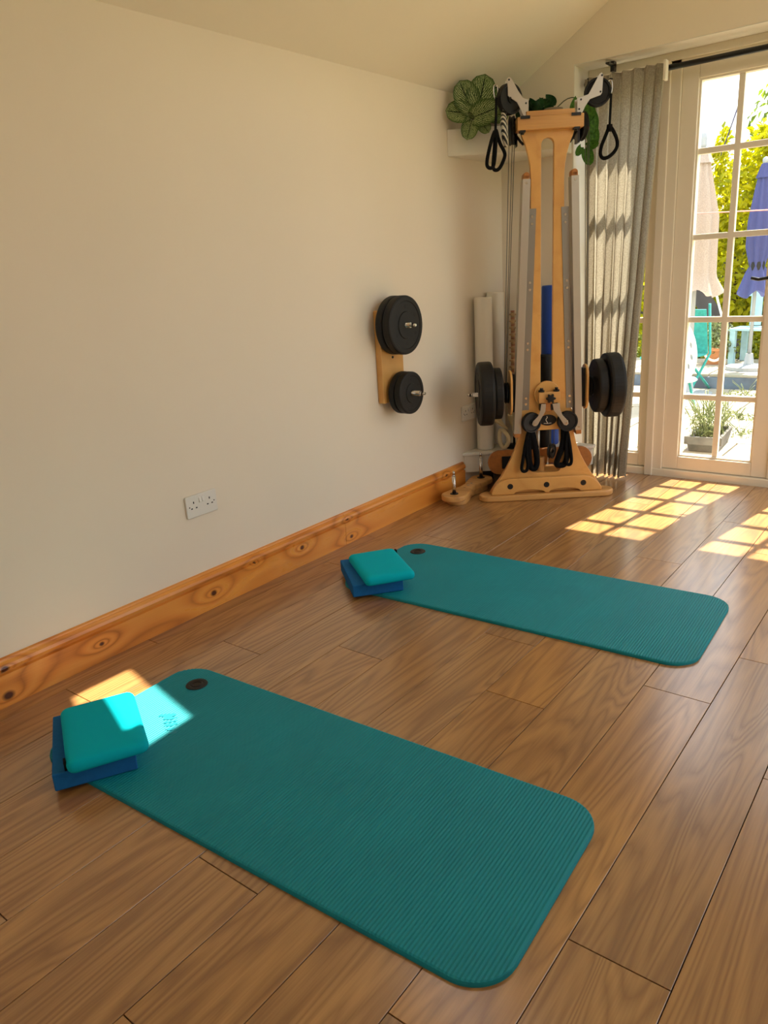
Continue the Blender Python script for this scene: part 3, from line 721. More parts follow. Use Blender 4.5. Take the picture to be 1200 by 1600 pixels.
for s in (-1, 1):
    # edge bracket plate and its screws
    br = [(s * .055, 1.483), (s * .092, 1.483), (s * .129, .488), (s * .093, .488)]
    if s > 0: br = [(x + .012, z) for x, z in br]
    bracket = put_plate('side_bracket', plate_mesh('side_bracket', br, [], .003, MT['alu2']), TW, .049)
    for z_ in (1.447, 1.412, 1.135, 1.10, .835, .803, .551, .520):
        f_ = (1.483 - z_) / .995; u_ = s * (.0735 + .0375 * f_) + (.012 if s > 0 else 0)
        on_plate(MB().cyl((u_, .0450, z_), (u_, .0476, z_), .0065, 12).build('screw', MT['steel'], bracket), .049)
    # rail: aluminium channel round a wooden core
    if s < 0: top, bot = (-.1055, 1.617), (-.1575, .367)
    else: top, bot = (.1275, 1.619), (.1675, .369)
    ax = Vector((bot[0] - top[0], 0, bot[1] - top[1])); ln = ax.length; ang = math.atan2(ax.x, -ax.z)
    Rm = Matrix.Translation((top[0], .055, top[1])) @ Matrix.Rotation(-ang, 4, 'Y')
    rail = tb('rail', MB().box(-.0185, .0185, -.030, -.027, -ln, 0, Rm).box(-.0185, -.0155, -.027, .035, -ln, 0, Rm).box(.0155, .0185, -.027, .035, -ln, 0, Rm), MT['alu'], .0008)
    core = MB(); n = 10
    prof_ = [(.0, -ln - .024)] + [(0, -ln)]
    tb('rail_core', MB().box(-.015, .015, -.0265, .034, -ln - .022, .018, Rm).cyl(Rm @ Vector((0, -.0265, .016)), Rm @ Vector((0, .034, .016)), .015, 16), MT['orangewood'], .003, rail)
    for zz_ in (-.018, -ln + .018): MB().cyl(Rm @ Vector((0, -.032, zz_)), Rm @ Vector((0, -.0298, zz_)), .0055, 10).build('screw', MT['steel'], rail)
# crossbar
tb('crossbar', MB().box(-.150, .163, .012, .105, 1.828, 1.886), MT['beech'], .003)
tb('crossbar_cap', MB().box(-.106, .122, .022, .100, 1.8862, 1.910), MT['beech'], .002)
def wheel_prof(R, w): return [(.008, -w), (R * .28, -w), (R * .30, -w * .6), (R * .80, -w * .6), (R * .84, -w), (R * .97, -w), (R, -w * .8), (R * .90, 0), (R, w * .8), (R * .97, w), (R * .84, w), (R * .80, w * .6), (R * .30, w * .6), (R * .28, w), (.008, w)]
def wheel(parent, c, R, w, ax='V', name='pulley_wheel', yaw_=0.0):
    q = Matrix.Rotation(PI / 2, 4, 'X') if ax == 'V' else Matrix.Rotation(PI / 2, 4, 'Y')
    o = MB().lathe(wheel_prof(R, w), 36).build(name, MT['black'], parent); o.matrix_local = Matrix.Translation(c) @ Matrix.Rotation(yaw_, 4, 'Z') @ q
    return o
armL = [(-.198, 2.052), (-.186, 2.060), (-.174, 2.054), (-.143, 1.999), (-.120, 1.968), (-.095, 1.959), (-.096, 1.889), (-.118, 1.889), (-.132, 1.92), (-.150, 1.952), (-.177, 1.970), (-.192, 1.981), (-.192, 2.018)]
armR = [(.235, 2.049), (.245, 2.052), (.252, 2.041), (.248, 1.968), (.241, 1.958), (.192, 1.944), (.170, 1.915), (.157, 1.889), (.133, 1.889), (.132, 1.953), (.184, 1.965)]
for s, arm, wc, yw in ((-1, armL, (-.180, .055, 1.972), .55), (1, armR, (.234, .055, 1.975), -.10)):
    pa = put_plate('pulley_arm', plate_mesh('pulley_arm', arm, [], .004, MT['alu'], .001), TW, .030)
    put_plate('pulley_arm', plate_mesh('pulley_arm', arm, [], .004, MT['alu'], .001), TW, .082)
    wheel(TW, wc, .062 if s > 0 else .068, .016, 'V', yaw_=yw)
    for (a, b) in ((arm[1][0], arm[1][1] - .012), (s * .19 + (.05 if s > 0 else .01), 1.972), ((arm[4][0] + arm[5][0]) / 2 if s < 0 else .15, 1.945), ((-.104) if s < 0 else .142, 1.905)):
        tb('screw', MB().cyl((a, .0265, b), (a, .0283, b), .0045, 10), MT['blackmetal'])
    tb('clamp', MB().box(min(s * .09, s * .13) + (.012 if s > 0 else -.006), max(s * .09, s * .13) + (.016 if s > 0 else -.002), .005, .0115, 1.876, 1.889), MT['blackmetal'])
    tb('clamp_bolt', MB().cyl((s * .128 + .003, .03, 1.812), (s * .128 + .003, .03, 1.832), .008, 10).box(s * .128 - .010, s * .128 + .016, .012, .05, 1.820, 1.829), MT['blackmetal'])
    # lower return wheel at the beam end
    wheel(TW, (s * .165 + .005, .115, 1.845), .066, .013, 'U', yaw_=.25 * s)
    tb('wheel_bracket', MB().box(s * .145 + .004, s * .150 + .010, .08, .145, 1.77, 1.90), MT['blackmetal'])
    tb('strut', MB().tube([(s * .150, .10, 1.83), (s * .125, .085, 1.79), (s * .112, .075, 1.775)], .006, 8), MT['blackmetal'])
    # hoist cables
    for du, u1 in ((0, 0), (.018, .008), (.030, .013)):
        ut, ub = (-.176 + du, -.216 + u1) if s < 0 else (.190 + du * .8, .214 + u1)
        tb('cable', MB().cyl((ut, .10 + du * .6, 1.84), (ub, .095 + du * .4, .62), .0019, 6), MT['clear'])
    tb('cable', MB().tube(smooth_path([(s * .05 + wc[0] + s * -.0, wc[1], wc[2] + .045), (wc[0] + s * .055, wc[1], wc[2] + .055), (wc[0] + s * .066, wc[1] - .01, wc[2] + .05)], 1), .003, 6), MT['black'])
# braided cord hanging under the left pulley
tb('braided_cord', MB().tube([(-.208, .045, 1.93), (-.212, .04, 1.87), (-.207, .04, 1.81), (-.200, .045, 1.765)], [.012, .016, .015, .010], 10), MT['braid'])
# carabiners
def carabiner(c, parent=TW):
    x, y, z = c; lp = smooth_loop([(x - .008, y, z), (x + .008, y, z), (x + .011, y, z - .03), (x + .006, y, z - .058), (x - .004, y, z - .060), (x - .010, y, z - .03)], 2)
    return MB().tube(lp, .0028, 6, closed=True).build('carabiner', MT['steel'], parent)
carabiner((-.247, .045, 2.035)); carabiner((.290, .05, 2.022))
# hanging hand loops: things held by the tower
def loop_handle(label, pts_strap, loops, c):
    T = thing('hand_loop', label, 'strap handle', TW.matrix_basis @ Vector(c), math.atan2(.604, .797), 'hanging black hand loops')
    MB().tube(smooth_path(pts_strap, 2), .009, 8, rt_=.004).build('strap', MT['webbing'], T)
    MB().tube(smooth_path([pts_strap[-1], (pts_strap[-1][0], pts_strap[-1][1], pts_strap[-1][2] - .03)], 0), [.013, .016], 10).build('knot', MT['webbing'], T)
    for lp, w_, upv in loops: MB().tube(smooth_loop(lp, 3), .0085, 8, closed=True, rt_=w_, upv=upv).build('loop', MT['webbing'], T)
    return T
TW.rotation_euler = (0, 0, math.atan2(.604, .797)); bpy.context.view_layer.update()
loop_handle('black double hand loop hanging beside the veined plant', [(0, 0, 0), (-.002, 0, -.07), (-.006, 0, -.14)],
            [([(-.006, 0, -.13), (-.030, -.01, -.19), (-.052, -.015, -.27), (-.050, -.015, -.300), (-.022, -.01, -.305), (-.012, 0, -.27), (-.004, 0, -.19)], .013, (0, 1, 0)),
             ([(-.004, .01, -.12), (.012, .012, -.19), (.040, .012, -.235), (.038, .012, -.26), (.010, .01, -.312), (-.020, .01, -.31), (-.016, .01, -.26), (-.008, .01, -.19)], .014, (0, 1, 0))], (-.2475, .020, 1.976))
loop_handle('black teardrop hand loop hanging in front of the curtain', [(0, 0, 0), (-.001, 0, -.06), (-.003, 0, -.13)],
            [([(-.004, 0, -.135), (-.022, 0, -.18), (-.042, 0, -.225), (-.045, 0, -.262), (-.028, 0, -.279), (.006, 0, -.268), (.036, 0, -.235), (.036, 0, -.20), (.014, 0, -.155)], .012, (0, 1, 0))], (.292, .035, 1.962))
# centre mount: disc, block, knob
put_plate('mount_disc', plate_mesh('mount_disc', ellipse(0, .570, .068, .068, 40), [], .018, MT['birch'], .003), TW, .040)
tb('mount_block', MB().box(-.050, .062, -.004, .0305, .529, .585), MT['beech'], .003)
tb('mount_neck', MB().box(-.014, .024, .012, .048, .482, .529), MT['orangewood'], .002)
for u_ in (-.034, .044):
    tb('bolt', MB().cyl((u_, .012, .5855), (u_, .012, .594), .016, 18).cyl((u_, .012, .594), (u_, .012, .606), .0085, 6), MT['blackmetal'])
kn = [( .010 + (.021 + .0045 * math.cos(6 * a)) * math.cos(a), .553 + (.021 + .0045 * math.cos(6 * a)) * math.sin(a)) for a in [2 * PI * k / 60 for k in range(60)]]
put_plate('star_knob', plate_mesh('star_knob', kn, [], .020, MT['blackmetal'], .004), TW, -.0145)
# low pulleys on two arms
for s, pts, wc in ((-1, [(-.037, .524), (-.012, .524), (-.014, .485), (-.052, .418), (-.062, .408), (-.075, .408), (-.084, .418), (-.080, .432), (-.052, .460), (-.040, .490)], (-.084, .028, .424)),
                   (1, [(.022, .522), (.060, .524), (.063, .490), (.075, .460), (.106, .425), (.108, .410), (.098, .402), (.084, .406), (.060, .445), (.030, .485)], (.107, .028, .421))):
    pa = put_plate('pulley_arm', plate_mesh('low_pulley_arm', pts, [], .004, MT['alu'], .001), TW, .006)
    wheel(TW, wc, .054, .013, 'V', yaw_=.35 if s < 0 else .05)
    e = (-.073, .42) if s < 0 else (.097, .415)
    tb('screw', MB().cyl((e[0], .0025, e[1]), (e[0], .0045, e[1]), .0055, 10), MT['steel'])
    tb('arm_backing', MB().box(s * .012 + (.003 if s > 0 else -.030), s * .012 + (.045 if s > 0 else -.002), .009, .045, .488, .520), MT['blackmetal'])
# oval badge with its curved emblem and the line of lettering below
bd = put_plate('badge', plate_mesh('badge', ellipse(.008, .428, .045, .029, 40), [], .004, MT['blackmetal'], .001), TW, .048)
emb = MB().tube(smooth_path([(.003, .0452, .447), (.005, .0452, .442), (-.001, .0452, .437), (-.004, .0452, .431), (-.001, .0452, .424), (.003, .0452, .419), (.005, .0452, .411)], 2), [.0006, .0016, .0018, .0016, .0024], 6)
emb.add([(.001, .0450, .452), (.006, .0450, .444), (.001, .0450, .444)], [(0, 1, 2)])
on_plate(emb.build('emblem', MT['logo'], bd), .048)
for k in range(9):
    u_ = -.014 + .0045 * k
    q_ = MB().box(u_, u_ + .0030, .0446, .0456, .4085 + .0012 * abs(k - 4) * .35, .4120 + .0012 * abs(k - 4) * .35).build('lettering', MT['logo'], bd); on_plate(q_, .048)
# straps hanging from the low pulleys
for (u_, vz, pts) in ((-.108, 0, [(-.100, .385), (-.118, .31), (-.132, .22), (-.140, .175), (-.128, .158), (-.108, .165), (-.103, .20), (-.112, .25), (-.110, .33)]),
                      (-.07, 1, [(-.090, .38), (-.098, .30), (-.094, .20), (-.080, .168), (-.058, .170), (-.050, .22), (-.066, .31)]),
                      (.09, 0, [(.104, .38), (.118, .30), (.130, .22), (.128, .188), (.112, .182), (.100, .20), (.098, .28)]),
                      (.06, 1, [(.092, .37), (.086, .29), (.060, .22), (.050, .185), (.072, .178), (.100, .182), (.112, .24), (.108, .32)])):
    T = thing('strap_handle', {(-.108): 'narrow black loop strap on the outer left low pulley', (-.07): 'wide black strap hanging from the left low pulley', .09: 'narrow black loop strap on the outer right low pulley', .06: 'wide black strap hanging from the right low pulley'}[u_], 'strap handle',
              TW.matrix_basis @ Vector((0, .0, 0)), math.atan2(.604, .797), 'straps on the low pulleys')
    lp = smooth_loop([(a, .018 if not vz else .034, b) for a, b in pts], 3)
    MB().tube(lp, .009 if not vz else .016, 8, closed=True, rt_=.012 if not vz else .016, upv=(0, 1, 0)).build('webbing_loop', MT['webbing'], T)
    if vz: MB().tube([(pts[0][0], .034, .40), ((pts[0][0] + pts[-2][0]) / 2, .034, .28)], [.020, .028], 8, rt_=[.008, .012], upv=(0, 1, 0)).build('webbing_tail', MT['webbing'], T)
# hardware seen in the lower opening
tb('cable_post', MB().cyl((-.035, .10, .20), (-.035, .10, .42), .010, 14), MT['alu'])
tb('post_foot', MB().cyl((-.018, .11, .135), (-.018, .11, .215), .020, 18), MT['beech'], .002)
wheel(TW, (.036, .085, .250), .042, .010, 'U', yaw_=-.6)
tb('wheel_yoke', MB().tube(smooth_path([(.012, .075, .18), (.016, .07, .23), (.030, .066, .255), (.034, .066, .27)], 2), .007, 8, rt_=.003).box(.0, .045, .06, .10, .172, .182), MT['steel'])
for u_ in (.026, .050): tb('cable', MB().cyl((u_, .088, .27), (u_, .09, .40), .0018, 6), MT['clear'])
tb('rear_tray', MB().box(-.075, .075, .0815, .22, .120, .137), MT['beech'], .003)
# rear cross foot with rounded ends and a black slab in place of its dark hole
rc = put_plate('rear_foot', plate_mesh('rear_foot', rrect(-.292, .292, .095, .232, .066), [], .028, MT['orangewood'], .003), TW, .235)
MB().box(-.215, -.13, .214, .2205, .13, .20).build('dark_hole_slab', MT['black'], TW)
tb('rear_frame', MB().box(-.26, -.20, .12, .26, .0, .094).box(.20, .26, .12, .26, .0, .094), MT['black'])
# weight carriers on the rails
for s in (-1, 1):
    uc = -.188 if s < 0 else .208; zc_ = .581 if s < 0 else .592
    o = obj_from(plate_mesh('carrier_plate', rrect(-.062, .062, -.118, .118, .058), [], .012, MT['birch'], .003), 'carrier_plate', TW)
    o.matrix_local = Matrix(((0, 0, 1, uc), (1, 0, 0, .075), (0, 1, 0, zc_), (0, 0, 0, 1)))
    tb('carrier_spacer', MB().box(min(uc, uc - s * .02), max(uc, uc - s * .02), .045, .085, zc_ - .10, zc_ + .10), MT['black'])
    for k_ in (0, 1): wheel(TW, (uc + s * (.018 + .017 * k_), .075, zc_), .056 - .006 * k_, .008, 'U')
    peg(TW, (uc + s * .006, .075, zc_), (s, 0, 0), .222 if s < 0 else .215, .011)
bpy.context.view_layer.update()
MWT = TW.matrix_basis.copy()
for (lab, R, t, u_, z_, s) in (('small black weight plate next to the left cable sheave of the tower', .135, .044, -.236, .581, -1), ('large thick black weight plate beside the white foam rollers', .168, .075, -.283, .583, -1),
                               ('small black weight plate on the curtain side of the tower', .140, .050, .252, .592, 1), ('large thick black weight plate in front of the curtain', .168, .078, .305, .592, 1)):
    p_ = plate_thing(lab, R, t, 'plates on the tower'); p_.matrix_basis = MWT @ Matrix.Translation((u_, .075, z_)) @ (Matrix.Rotation(PI, 4, 'Z') if s < 0 else Matrix.Identity(4))

# ------------------------------------------------------------------ floor peg stand
ST = thing('peg_stand', 'low wooden floor stand with two upright steel pegs', 'weight stand', (.12, 3.485, 0), math.radians(0))
out = []
c0, c1, rr = Vector((.018, -.180)), Vector((-.020, .170)), .070
ax_ = (c1 - c0).normalized(); nx_ = Vector((ax_.y, -ax_.x))
pts = []
for a in range(-90, 91, 15): pts.append(c0 + rr * (-ax_ * math.cos(math.radians(a)) + nx_ * math.sin(math.radians(a))))
mid_ = (c0 + c1) / 2
pts.append(c0 + ax_ * .07 + nx_ * .060); pts.append(mid_ + nx_ * .036 - ax_ * .03); pts.append(mid_ + nx_ * .036 + ax_ * .03); pts.append(c1 - ax_ * .07 + nx_ * .058)
for a in range(-90, 91, 15): pts.append(c1 + rr * .92 * (ax_ * math.cos(math.radians(a)) - nx_ * math.sin(math.radians(a))))
pts.append(c1 - ax_ * .07 - nx_ * .055); pts.append(mid_ - nx_ * .036 + ax_ * .03); pts.append(mid_ - nx_ * .036 - ax_ * .03); pts.append(c0 + ax_ * .07 - nx_ * .058)
me = plate_mesh('stand_top', [tuple(p_) for p_ in pts], [], .030, MT['beech'], .006); o = obj_from(me, 'top', ST); o.location = (0, 0, .046)
me = plate_mesh('stand_under', [tuple((p_ - mid_) * .80 + mid_) for p_ in pts], [], .031, MT['beech'], .003); o = obj_from(me, 'underside', ST); o.location = (0, 0, .0157)
for c_, h_ in ((c0, .125), (c1, .145)):
    q_ = MB().cyl((c_.x, c_.y, .0612), (c_.x, c_.y, .0635), .0225, 24); q_.build('washer', MT['black'], ST)
    peg(ST, (c_.x, c_.y, .0635), (0, 0, 1), h_, .0105)
for k in (-.045, .0, .045):
    q_ = mid_ + ax_ * k; MB().cyl((q_.x, q_.y, .0612), (q_.x, q_.y, .0628), .006, 12).build('screw', MT['steel'], ST)

# ------------------------------------------------------------------ curtain and pole
CU = thing('curtain', 'taupe pleated linen curtain backlit by the side window', 'curtain', (0, 0, 0))
ncol, nrow = 150, 44; vs = []
for j in range(nrow + 1):
    v = j / nrow; z = 2.125 - v * 2.107
    xa = .462 + .055 * v; xb = .884 - .118 * v ** .9
    for i in range(ncol + 1):
        u = i / ncol
        amp = (.024 + .014 * v) * (.75 + .4 * math.sin(9 * u + 1) ** 2)
        ph = 2 * PI * 7.5 * u + .9 * math.sin(1.3 * v + 7 * u) + .5 * math.sin(13 * u)
        x = xa + (xb - xa) * u + .008 * math.sin(2 * ph) * (.3 + v)
        y = 4.185 + amp * math.sin(ph) + .012 * math.sin(3.1 * u * PI + 2 * v) * v + .01 * math.sin(ph * .5 + 3 * v) * v - .02 * v
        vs.append((x, y, z))
m_ = MB(); k = ncol + 1
m_.add(vs, [(j * k + i, j * k + i + 1, (j + 1) * k + i + 1, (j + 1) * k + i) for j in range(nrow) for i in range(ncol)], True)
cl = m_.build('cloth', MT['curtain'], CU)
MB().box(.874, .888, 4.165, 4.205, 2.045, 2.135).build('lit_header_end', MT['foamwhite'], CU, .003)  # light on the curtain's header tape put in as a pale colour
PO = thing('curtain_pole', 'black curtain pole with ball end above the doors', 'curtain pole', (0, 0, 0))
MB().cyl((.455, 4.232, 2.108), (2.58, 4.232, 2.108), .0135, 16).build('pole', MT['blackmetal'], PO)
fb = MB().lathe([(.0005, -.030), (.012, -.028), (.024, -.018), (.030, 0), (.024, .018), (.012, .028), (.0005, .030)], 20, Matrix.Translation((.470, 4.232, 2.108)), True); fb.build('ball_finial', MT['blackmetal'], PO)
for x in (.60, 2.45): MB().box(x - .009, x + .009, 4.205, 4.240, 2.14, 2.186).box(x - .009, x + .009, 4.14, 4.24, 2.164, 2.172).build('bracket', MT['blackmetal'], PO)
for k in range(10): MB().lathe([(.0165, -.003), (.0195, -.003), (.0195, .003), (.0165, .003), (.0165, -.003)], 16, Matrix.Translation((.49 + .042 * k, 4.232, 2.108)) @ Matrix.Rotation(PI / 2, 4, 'Y')).build('ring', MT['blackmetal'], PO)

# ------------------------------------------------------------------ shelf plants
def leaf_mesh(name, ln, wd, m, shape='heart', cup=.12):
    n, k = 10, 8; vs = []; uv = []
    for i in range(n + 1):
        t = i / n
        if shape == 'heart': w_ = wd / 2 * math.sin(PI * min(1, t * .90 + .10)) ** .45
        else: w_ = wd / 2 * math.sin(PI * t ** .75) ** .8
        for j in range(k + 1):
            s = j / k * 2 - 1
            back = -.16 * ln * (s * s) * (1 - t) ** 2 if shape == 'heart' else 0
            vs.append((s * w_, t * ln + back, cup * wd * (s * s) - cup * .9 * ln * (t - .3) ** 2 + .018 * wd * math.sin(9 * t + 2 * s)))
            uv.append((.5 + s * .5, t))
    fs = [(i * (k + 1) + j, i * (k + 1) + j + 1, (i + 1) * (k + 1) + j + 1, (i + 1) * (k + 1) + j) for i in range(n) for j in range(k)]
    me = bpy.data.meshes.new(name); me.from_pydata(vs, [], fs); me.update()
    ul = me.uv_layers.new(name='UV')
    for lp in me.loops: ul.data[lp.index].uv = uv[lp.vertex_index]
    for p_ in me.polygons: p_.use_smooth = True
    me.materials.append(m); return me
CAMP = Vector((2.277, 0, 1.227))
def place_leaf(me, parent, base, tip2d, size, tilt=0.0, base_world=True, yawn=0.0):
    """leaf facing the room: tip2d is its (right, up) direction as it hangs"""
    nrm = Vector((.50, -.84, .05)).normalized(); nrm = (Matrix.Rotation(yawn, 3, 'Z') @ nrm)
    rx = Vector((0, 0, 1)).cross(nrm) * 1.0; rx.normalize(); uy = nrm.cross(rx)
    d = (rx * tip2d[0] + uy * tip2d[1]).normalized(); d = (d + nrm * tilt).normalized(); x_ = d.cross(nrm).normalized(); z_ = x_.cross(d)
    Mx = Matrix((x_ * size, d * size, z_ * size)).transposed().to_4x4(); Mx.translation = Vector(base) - parent.location
    o = obj_from(me, 'leaf', parent); o.matrix_local = Mx
    return o
def pot(parent, c, r, h, mt):
    o = MB().lathe([(.0005, 0), (r * .72, 0), (r, h * .93), (r * 1.06, h * .93), (r * 1.06, h), (r * .92, h), (r * .90, h * .88), (.0005, h * .88)], 28).build('pot', mt, parent); o.location = c
    return o
CLD = thing('potted_caladium', 'potted plant with large pale veined heart leaves', 'plant', (.15, 3.79, 1.899))
pot(CLD, (0, 0, 0), .045, .075, MT['greenpot'])
lm = leaf_mesh('caladium_leaf', 1.0, .92, MT['caladium'], 'heart', .10)
heart = Vector((.135, 3.70, 1.945))
for (b, tip, sz, yw, tl) in (((.122, 3.600, 1.975), (-.42, 1), .140, .15, .05), ((.150, 3.620, 1.968), (.26, 1), .160, -.1, .05), ((.112, 3.590, 1.958), (-1, .16), .115, .1, .02),
                             ((.128, 3.595, 1.925), (-.30, -1), .095, .0, .08), ((.140, 3.600, 1.938), (1, .25), .130, -.1, .10), ((.175, 3.650, 1.965), (.75, .65), .120, -.3, .05),
                             ((.200, 3.660, 1.945), (1, -.1), .095, -.2, .05), ((.165, 3.615, 1.915), (.6, -.8), .070, 0, .08), ((.11, 3.66, 1.96), (-.7, .6), .09, .4, -.1)):
    place_leaf(lm, CLD, b, tip, sz, tl, yawn=yw)
    bb = Vector(b) - CLD.location
    MB().tube(smooth_path([(0, 0, .07), (bb.x * .5, bb.y * .45, max(.09, bb.z * .8)), tuple(bb)], 2), .0022, 6).build('stalk', MT['stem'], CLD)
HRB = thing('leafy_pot_plant', 'low dark green bushy pot plant above the tower crossbar', 'plant', (.30, 3.96, 1.899))
pot(HRB, (0, 0, 0), .05, .065, MT['greenpot'])
lm2 = leaf_mesh('bush_leaf', 1.0, .62, MT['darkleaf'], 'plain', .10)
for k in range(30):
    a = 2 * PI * k / 30 * 3.3; rr_ = random.uniform(.01, .12)
    b = Vector((.30 + rr_ * math.cos(a), 3.95 + .6 * rr_ * math.sin(a), 1.955 + random.uniform(0, .045)))
    place_leaf(lm2, HRB, b, (random.uniform(-1, 1), random.uniform(.1, .9)), random.uniform(.05, .075), random.uniform(-.2, .4), yawn=random.uniform(-.8, .8))
    bb = b - HRB.location
    if k % 3 == 0: MB().tube([(0, 0, .06), (bb.x * .6, bb.y * .6, bb.z * .8), tuple(bb)], .0018, 5).build('stalk', MT['stem'], HRB)
PTH = thing('trailing_pothos', 'trailing pothos with bright green leaves hanging beside the curtain', 'plant', (.405, 3.935, 1.899))
pot(PTH, (0, 0, 0), .045, .07, MT['greenpot'])
stem = smooth_path([(0, 0, .06), (.08, .02, .12), (.155, .04, .08), (.175, .05, -.02), (.172, .05, -.10), (.155, .04, -.15)], 2)
MB().tube(stem, .0022, 6).build('vine', MT['stem'], PTH)
lm3 = leaf_mesh('pothos_leaf', 1.0, .70, MT['pothos'], 'heart', .09)
for (b, tip, sz, yw) in (((.555, 3.972, 1.985), (.35, -1), .105, 0), ((.575, 3.985, 1.935), (.15, -1), .110, .3), ((.560, 3.975, 1.900), (-.2, -1), .095, -.3), ((.585, 3.99, 1.865), (.1, -1), .100, .2), ((.545, 3.965, 1.775), (-.6, -.7), .055, .4),
                         ((.565, 3.978, 1.765), (.25, -1), .085, 0), ((.570, 3.978, 1.775), (1, .1), .065, -.4), ((.53, 3.955, 1.99), (-.3, -.9), .09, 0)):
    place_leaf(lm3, PTH, b, tip, sz, .15, yawn=yw)

# ------------------------------------------------------------------ garden
pt = struct(MB().box(-3.4, 4.9, 4.50, 8.15, -.30, -.128).build('ground_patio', MT['soil']))
GZ = -.105
for i in range(13):
    for j in range(6):
        if i > 10: continue
        x0, y0_ = -2.3 + .6 * i + (.3 if j % 2 else 0), 4.56 + .6 * j
        o = MB().box(-.294, .294, -.294, .294, -.03, 0).build('paving_slab', MT['patio'], pt, .004); o.location = (x0 + .3, y0_ + .3, GZ + random.uniform(-.003, .003))
struct(MB().add([(-30, -25, -.16), (35, -25, -.16), (35, 40, -.16), (-30, 40, -.16)], [(0, 1, 2, 3)]).build('ground_lawn', MT['lawn']))
ter = struct(MB().box(-3.4, 4.9, 8.16, 9.45, -.30, .005).build('ground_terrace', MT['stoneblue']))
for i in range(9):
    o = MB().box(-.43, .43, -.62, .62, 0, .03).build('paving_slab', MT['patio'], ter, .005); o.location = (-2.95 + .88 * i, 8.80, .006)
TZ = .037

def foliage(name, m, n, size, fn, parent, seed=1, ratio=.55):
    """loose leaves, each a folded blade; fn() gives a point and an outward direction"""
    rnd = random.Random(seed); vs = []; fs = []; uv = []
    for _ in range(n):
        p_, nrm = fn(rnd); s = size * rnd.uniform(.6, 1.25)
        nrm = (Vector(nrm) + Vector((rnd.uniform(-1, 1), rnd.uniform(-1, 1), rnd.uniform(-.4, 1.2))) * .9).normalized()
        t_ = nrm.orthogonal().normalized(); t_ = (Matrix.Rotation(rnd.uniform(0, 6.28), 3, nrm) @ t_); b_ = nrm.cross(t_)
        p_ = Vector(p_); i0 = len(vs); w_ = s * ratio / 2
        vs += [p_, p_ + t_ * s * .45 + b_ * w_ + nrm * s * .12, p_ + t_ * s, p_ + t_ * s * .45 - b_ * w_ + nrm * s * .12]
        fs += [(i0, i0 + 1, i0 + 2), (i0, i0 + 2, i0 + 3)]
        q = (rnd.random(), rnd.random()); uv += [q] * 6
    me = bpy.data.meshes.new(name); me.from_pydata([tuple(v) for v in vs], [], fs); me.update()
    ul = me.uv_layers.new(name='UV')
    for l_, q in zip(ul.data, uv): l_.uv = q
    me.materials.append(m); o = obj_from(me, name, parent); o['kind'] = 'stuff'
    return o
def shrub(name, label, cat, c, rx, ry, h, n, size, m, trunk=True, group=None, seed=1, taper=.3):
    T = thing(name, label, cat, c, 0, group)
    def fn(r):
        while True:
            a = r.uniform(0, 2 * PI); z = r.uniform(0.02, 1.0); k_ = 1 - taper * z ** 3
            q = r.uniform(.55, 1.0) ** .5 * k_ * (1 + .18 * math.sin(3 * a + 7 * z + seed) + .12 * math.sin(11 * z + 2 * a))
            x, y = rx * q * math.cos(a), ry * q * math.sin(a)
            return (x, y, z * h * (1 + .10 * math.sin(2.5 * a + seed))), (math.cos(a), math.sin(a), .4)
    foliage('foliage', m, n, size, fn, T, seed)
    if trunk: MB().tube([(0, 0, 0), (.05, .02, h * .4), (-.03, 0, h * .75)], [.05, .035, .015], 8).build('trunk', MT['bark'], T)
    return T
hx = [(-2.6, 10.3, 2.9, .9, 'far end hedge shrub behind the sidelight'), (-1.35, 10.15, 2.75, .85, 'tall yellow green hedge shrub behind the cream parasol'), (-.35, 10.35, 2.45, .75, 'lower yellow green hedge shrub between the two parasols'), (.42, 10.2, 2.85, .75, 'yellow green hedge shrub behind the blue parasol'), (1.5, 10.4, 3.1, .9, 'tall hedge shrub past the blue parasol'), (2.9, 10.3, 2.9, 1.0, 'hedge shrub seen past the second door')]
for k, (x, y, h_, r_, lab) in enumerate(hx):
    shrub('hedge_shrub', lab, 'hedge', (x, y + .50, -.15), r_ * .80, .55, h_ * 1.05, 6500, .105, MT['leafhedge'], True, 'hedge shrubs along the garden', seed=k + 3, taper=.45)
shrub('tree', 'green tree rising above the hedge behind the blue parasol', 'tree', (.30, 12.9, -.15), 1.0, .9, 4.1, 3500, .14, MT['leafhedge2'], True, None, 31, .5)
struct(MB().box(-8, 8, 13.6, 13.7, -.16, 1.7).build('wall_garden', MT['darkwood']))
for k in range(9):
    shrub('low_shrub', ('low yellow green shrub at the foot of the hedge near the cream parasol' if k < 5 else 'low yellow green shrub at the foot of the hedge near the blue parasol'), 'shrub', (-1.6 + .42 * k, 9.62 + .05 * (k % 2), -.15), .19, .17, .46, 380, .06, MT['leaflow'], False, 'low shrubs near the cream parasol' if k < 5 else 'low shrubs near the blue parasol', seed=50 + k, taper=.2)
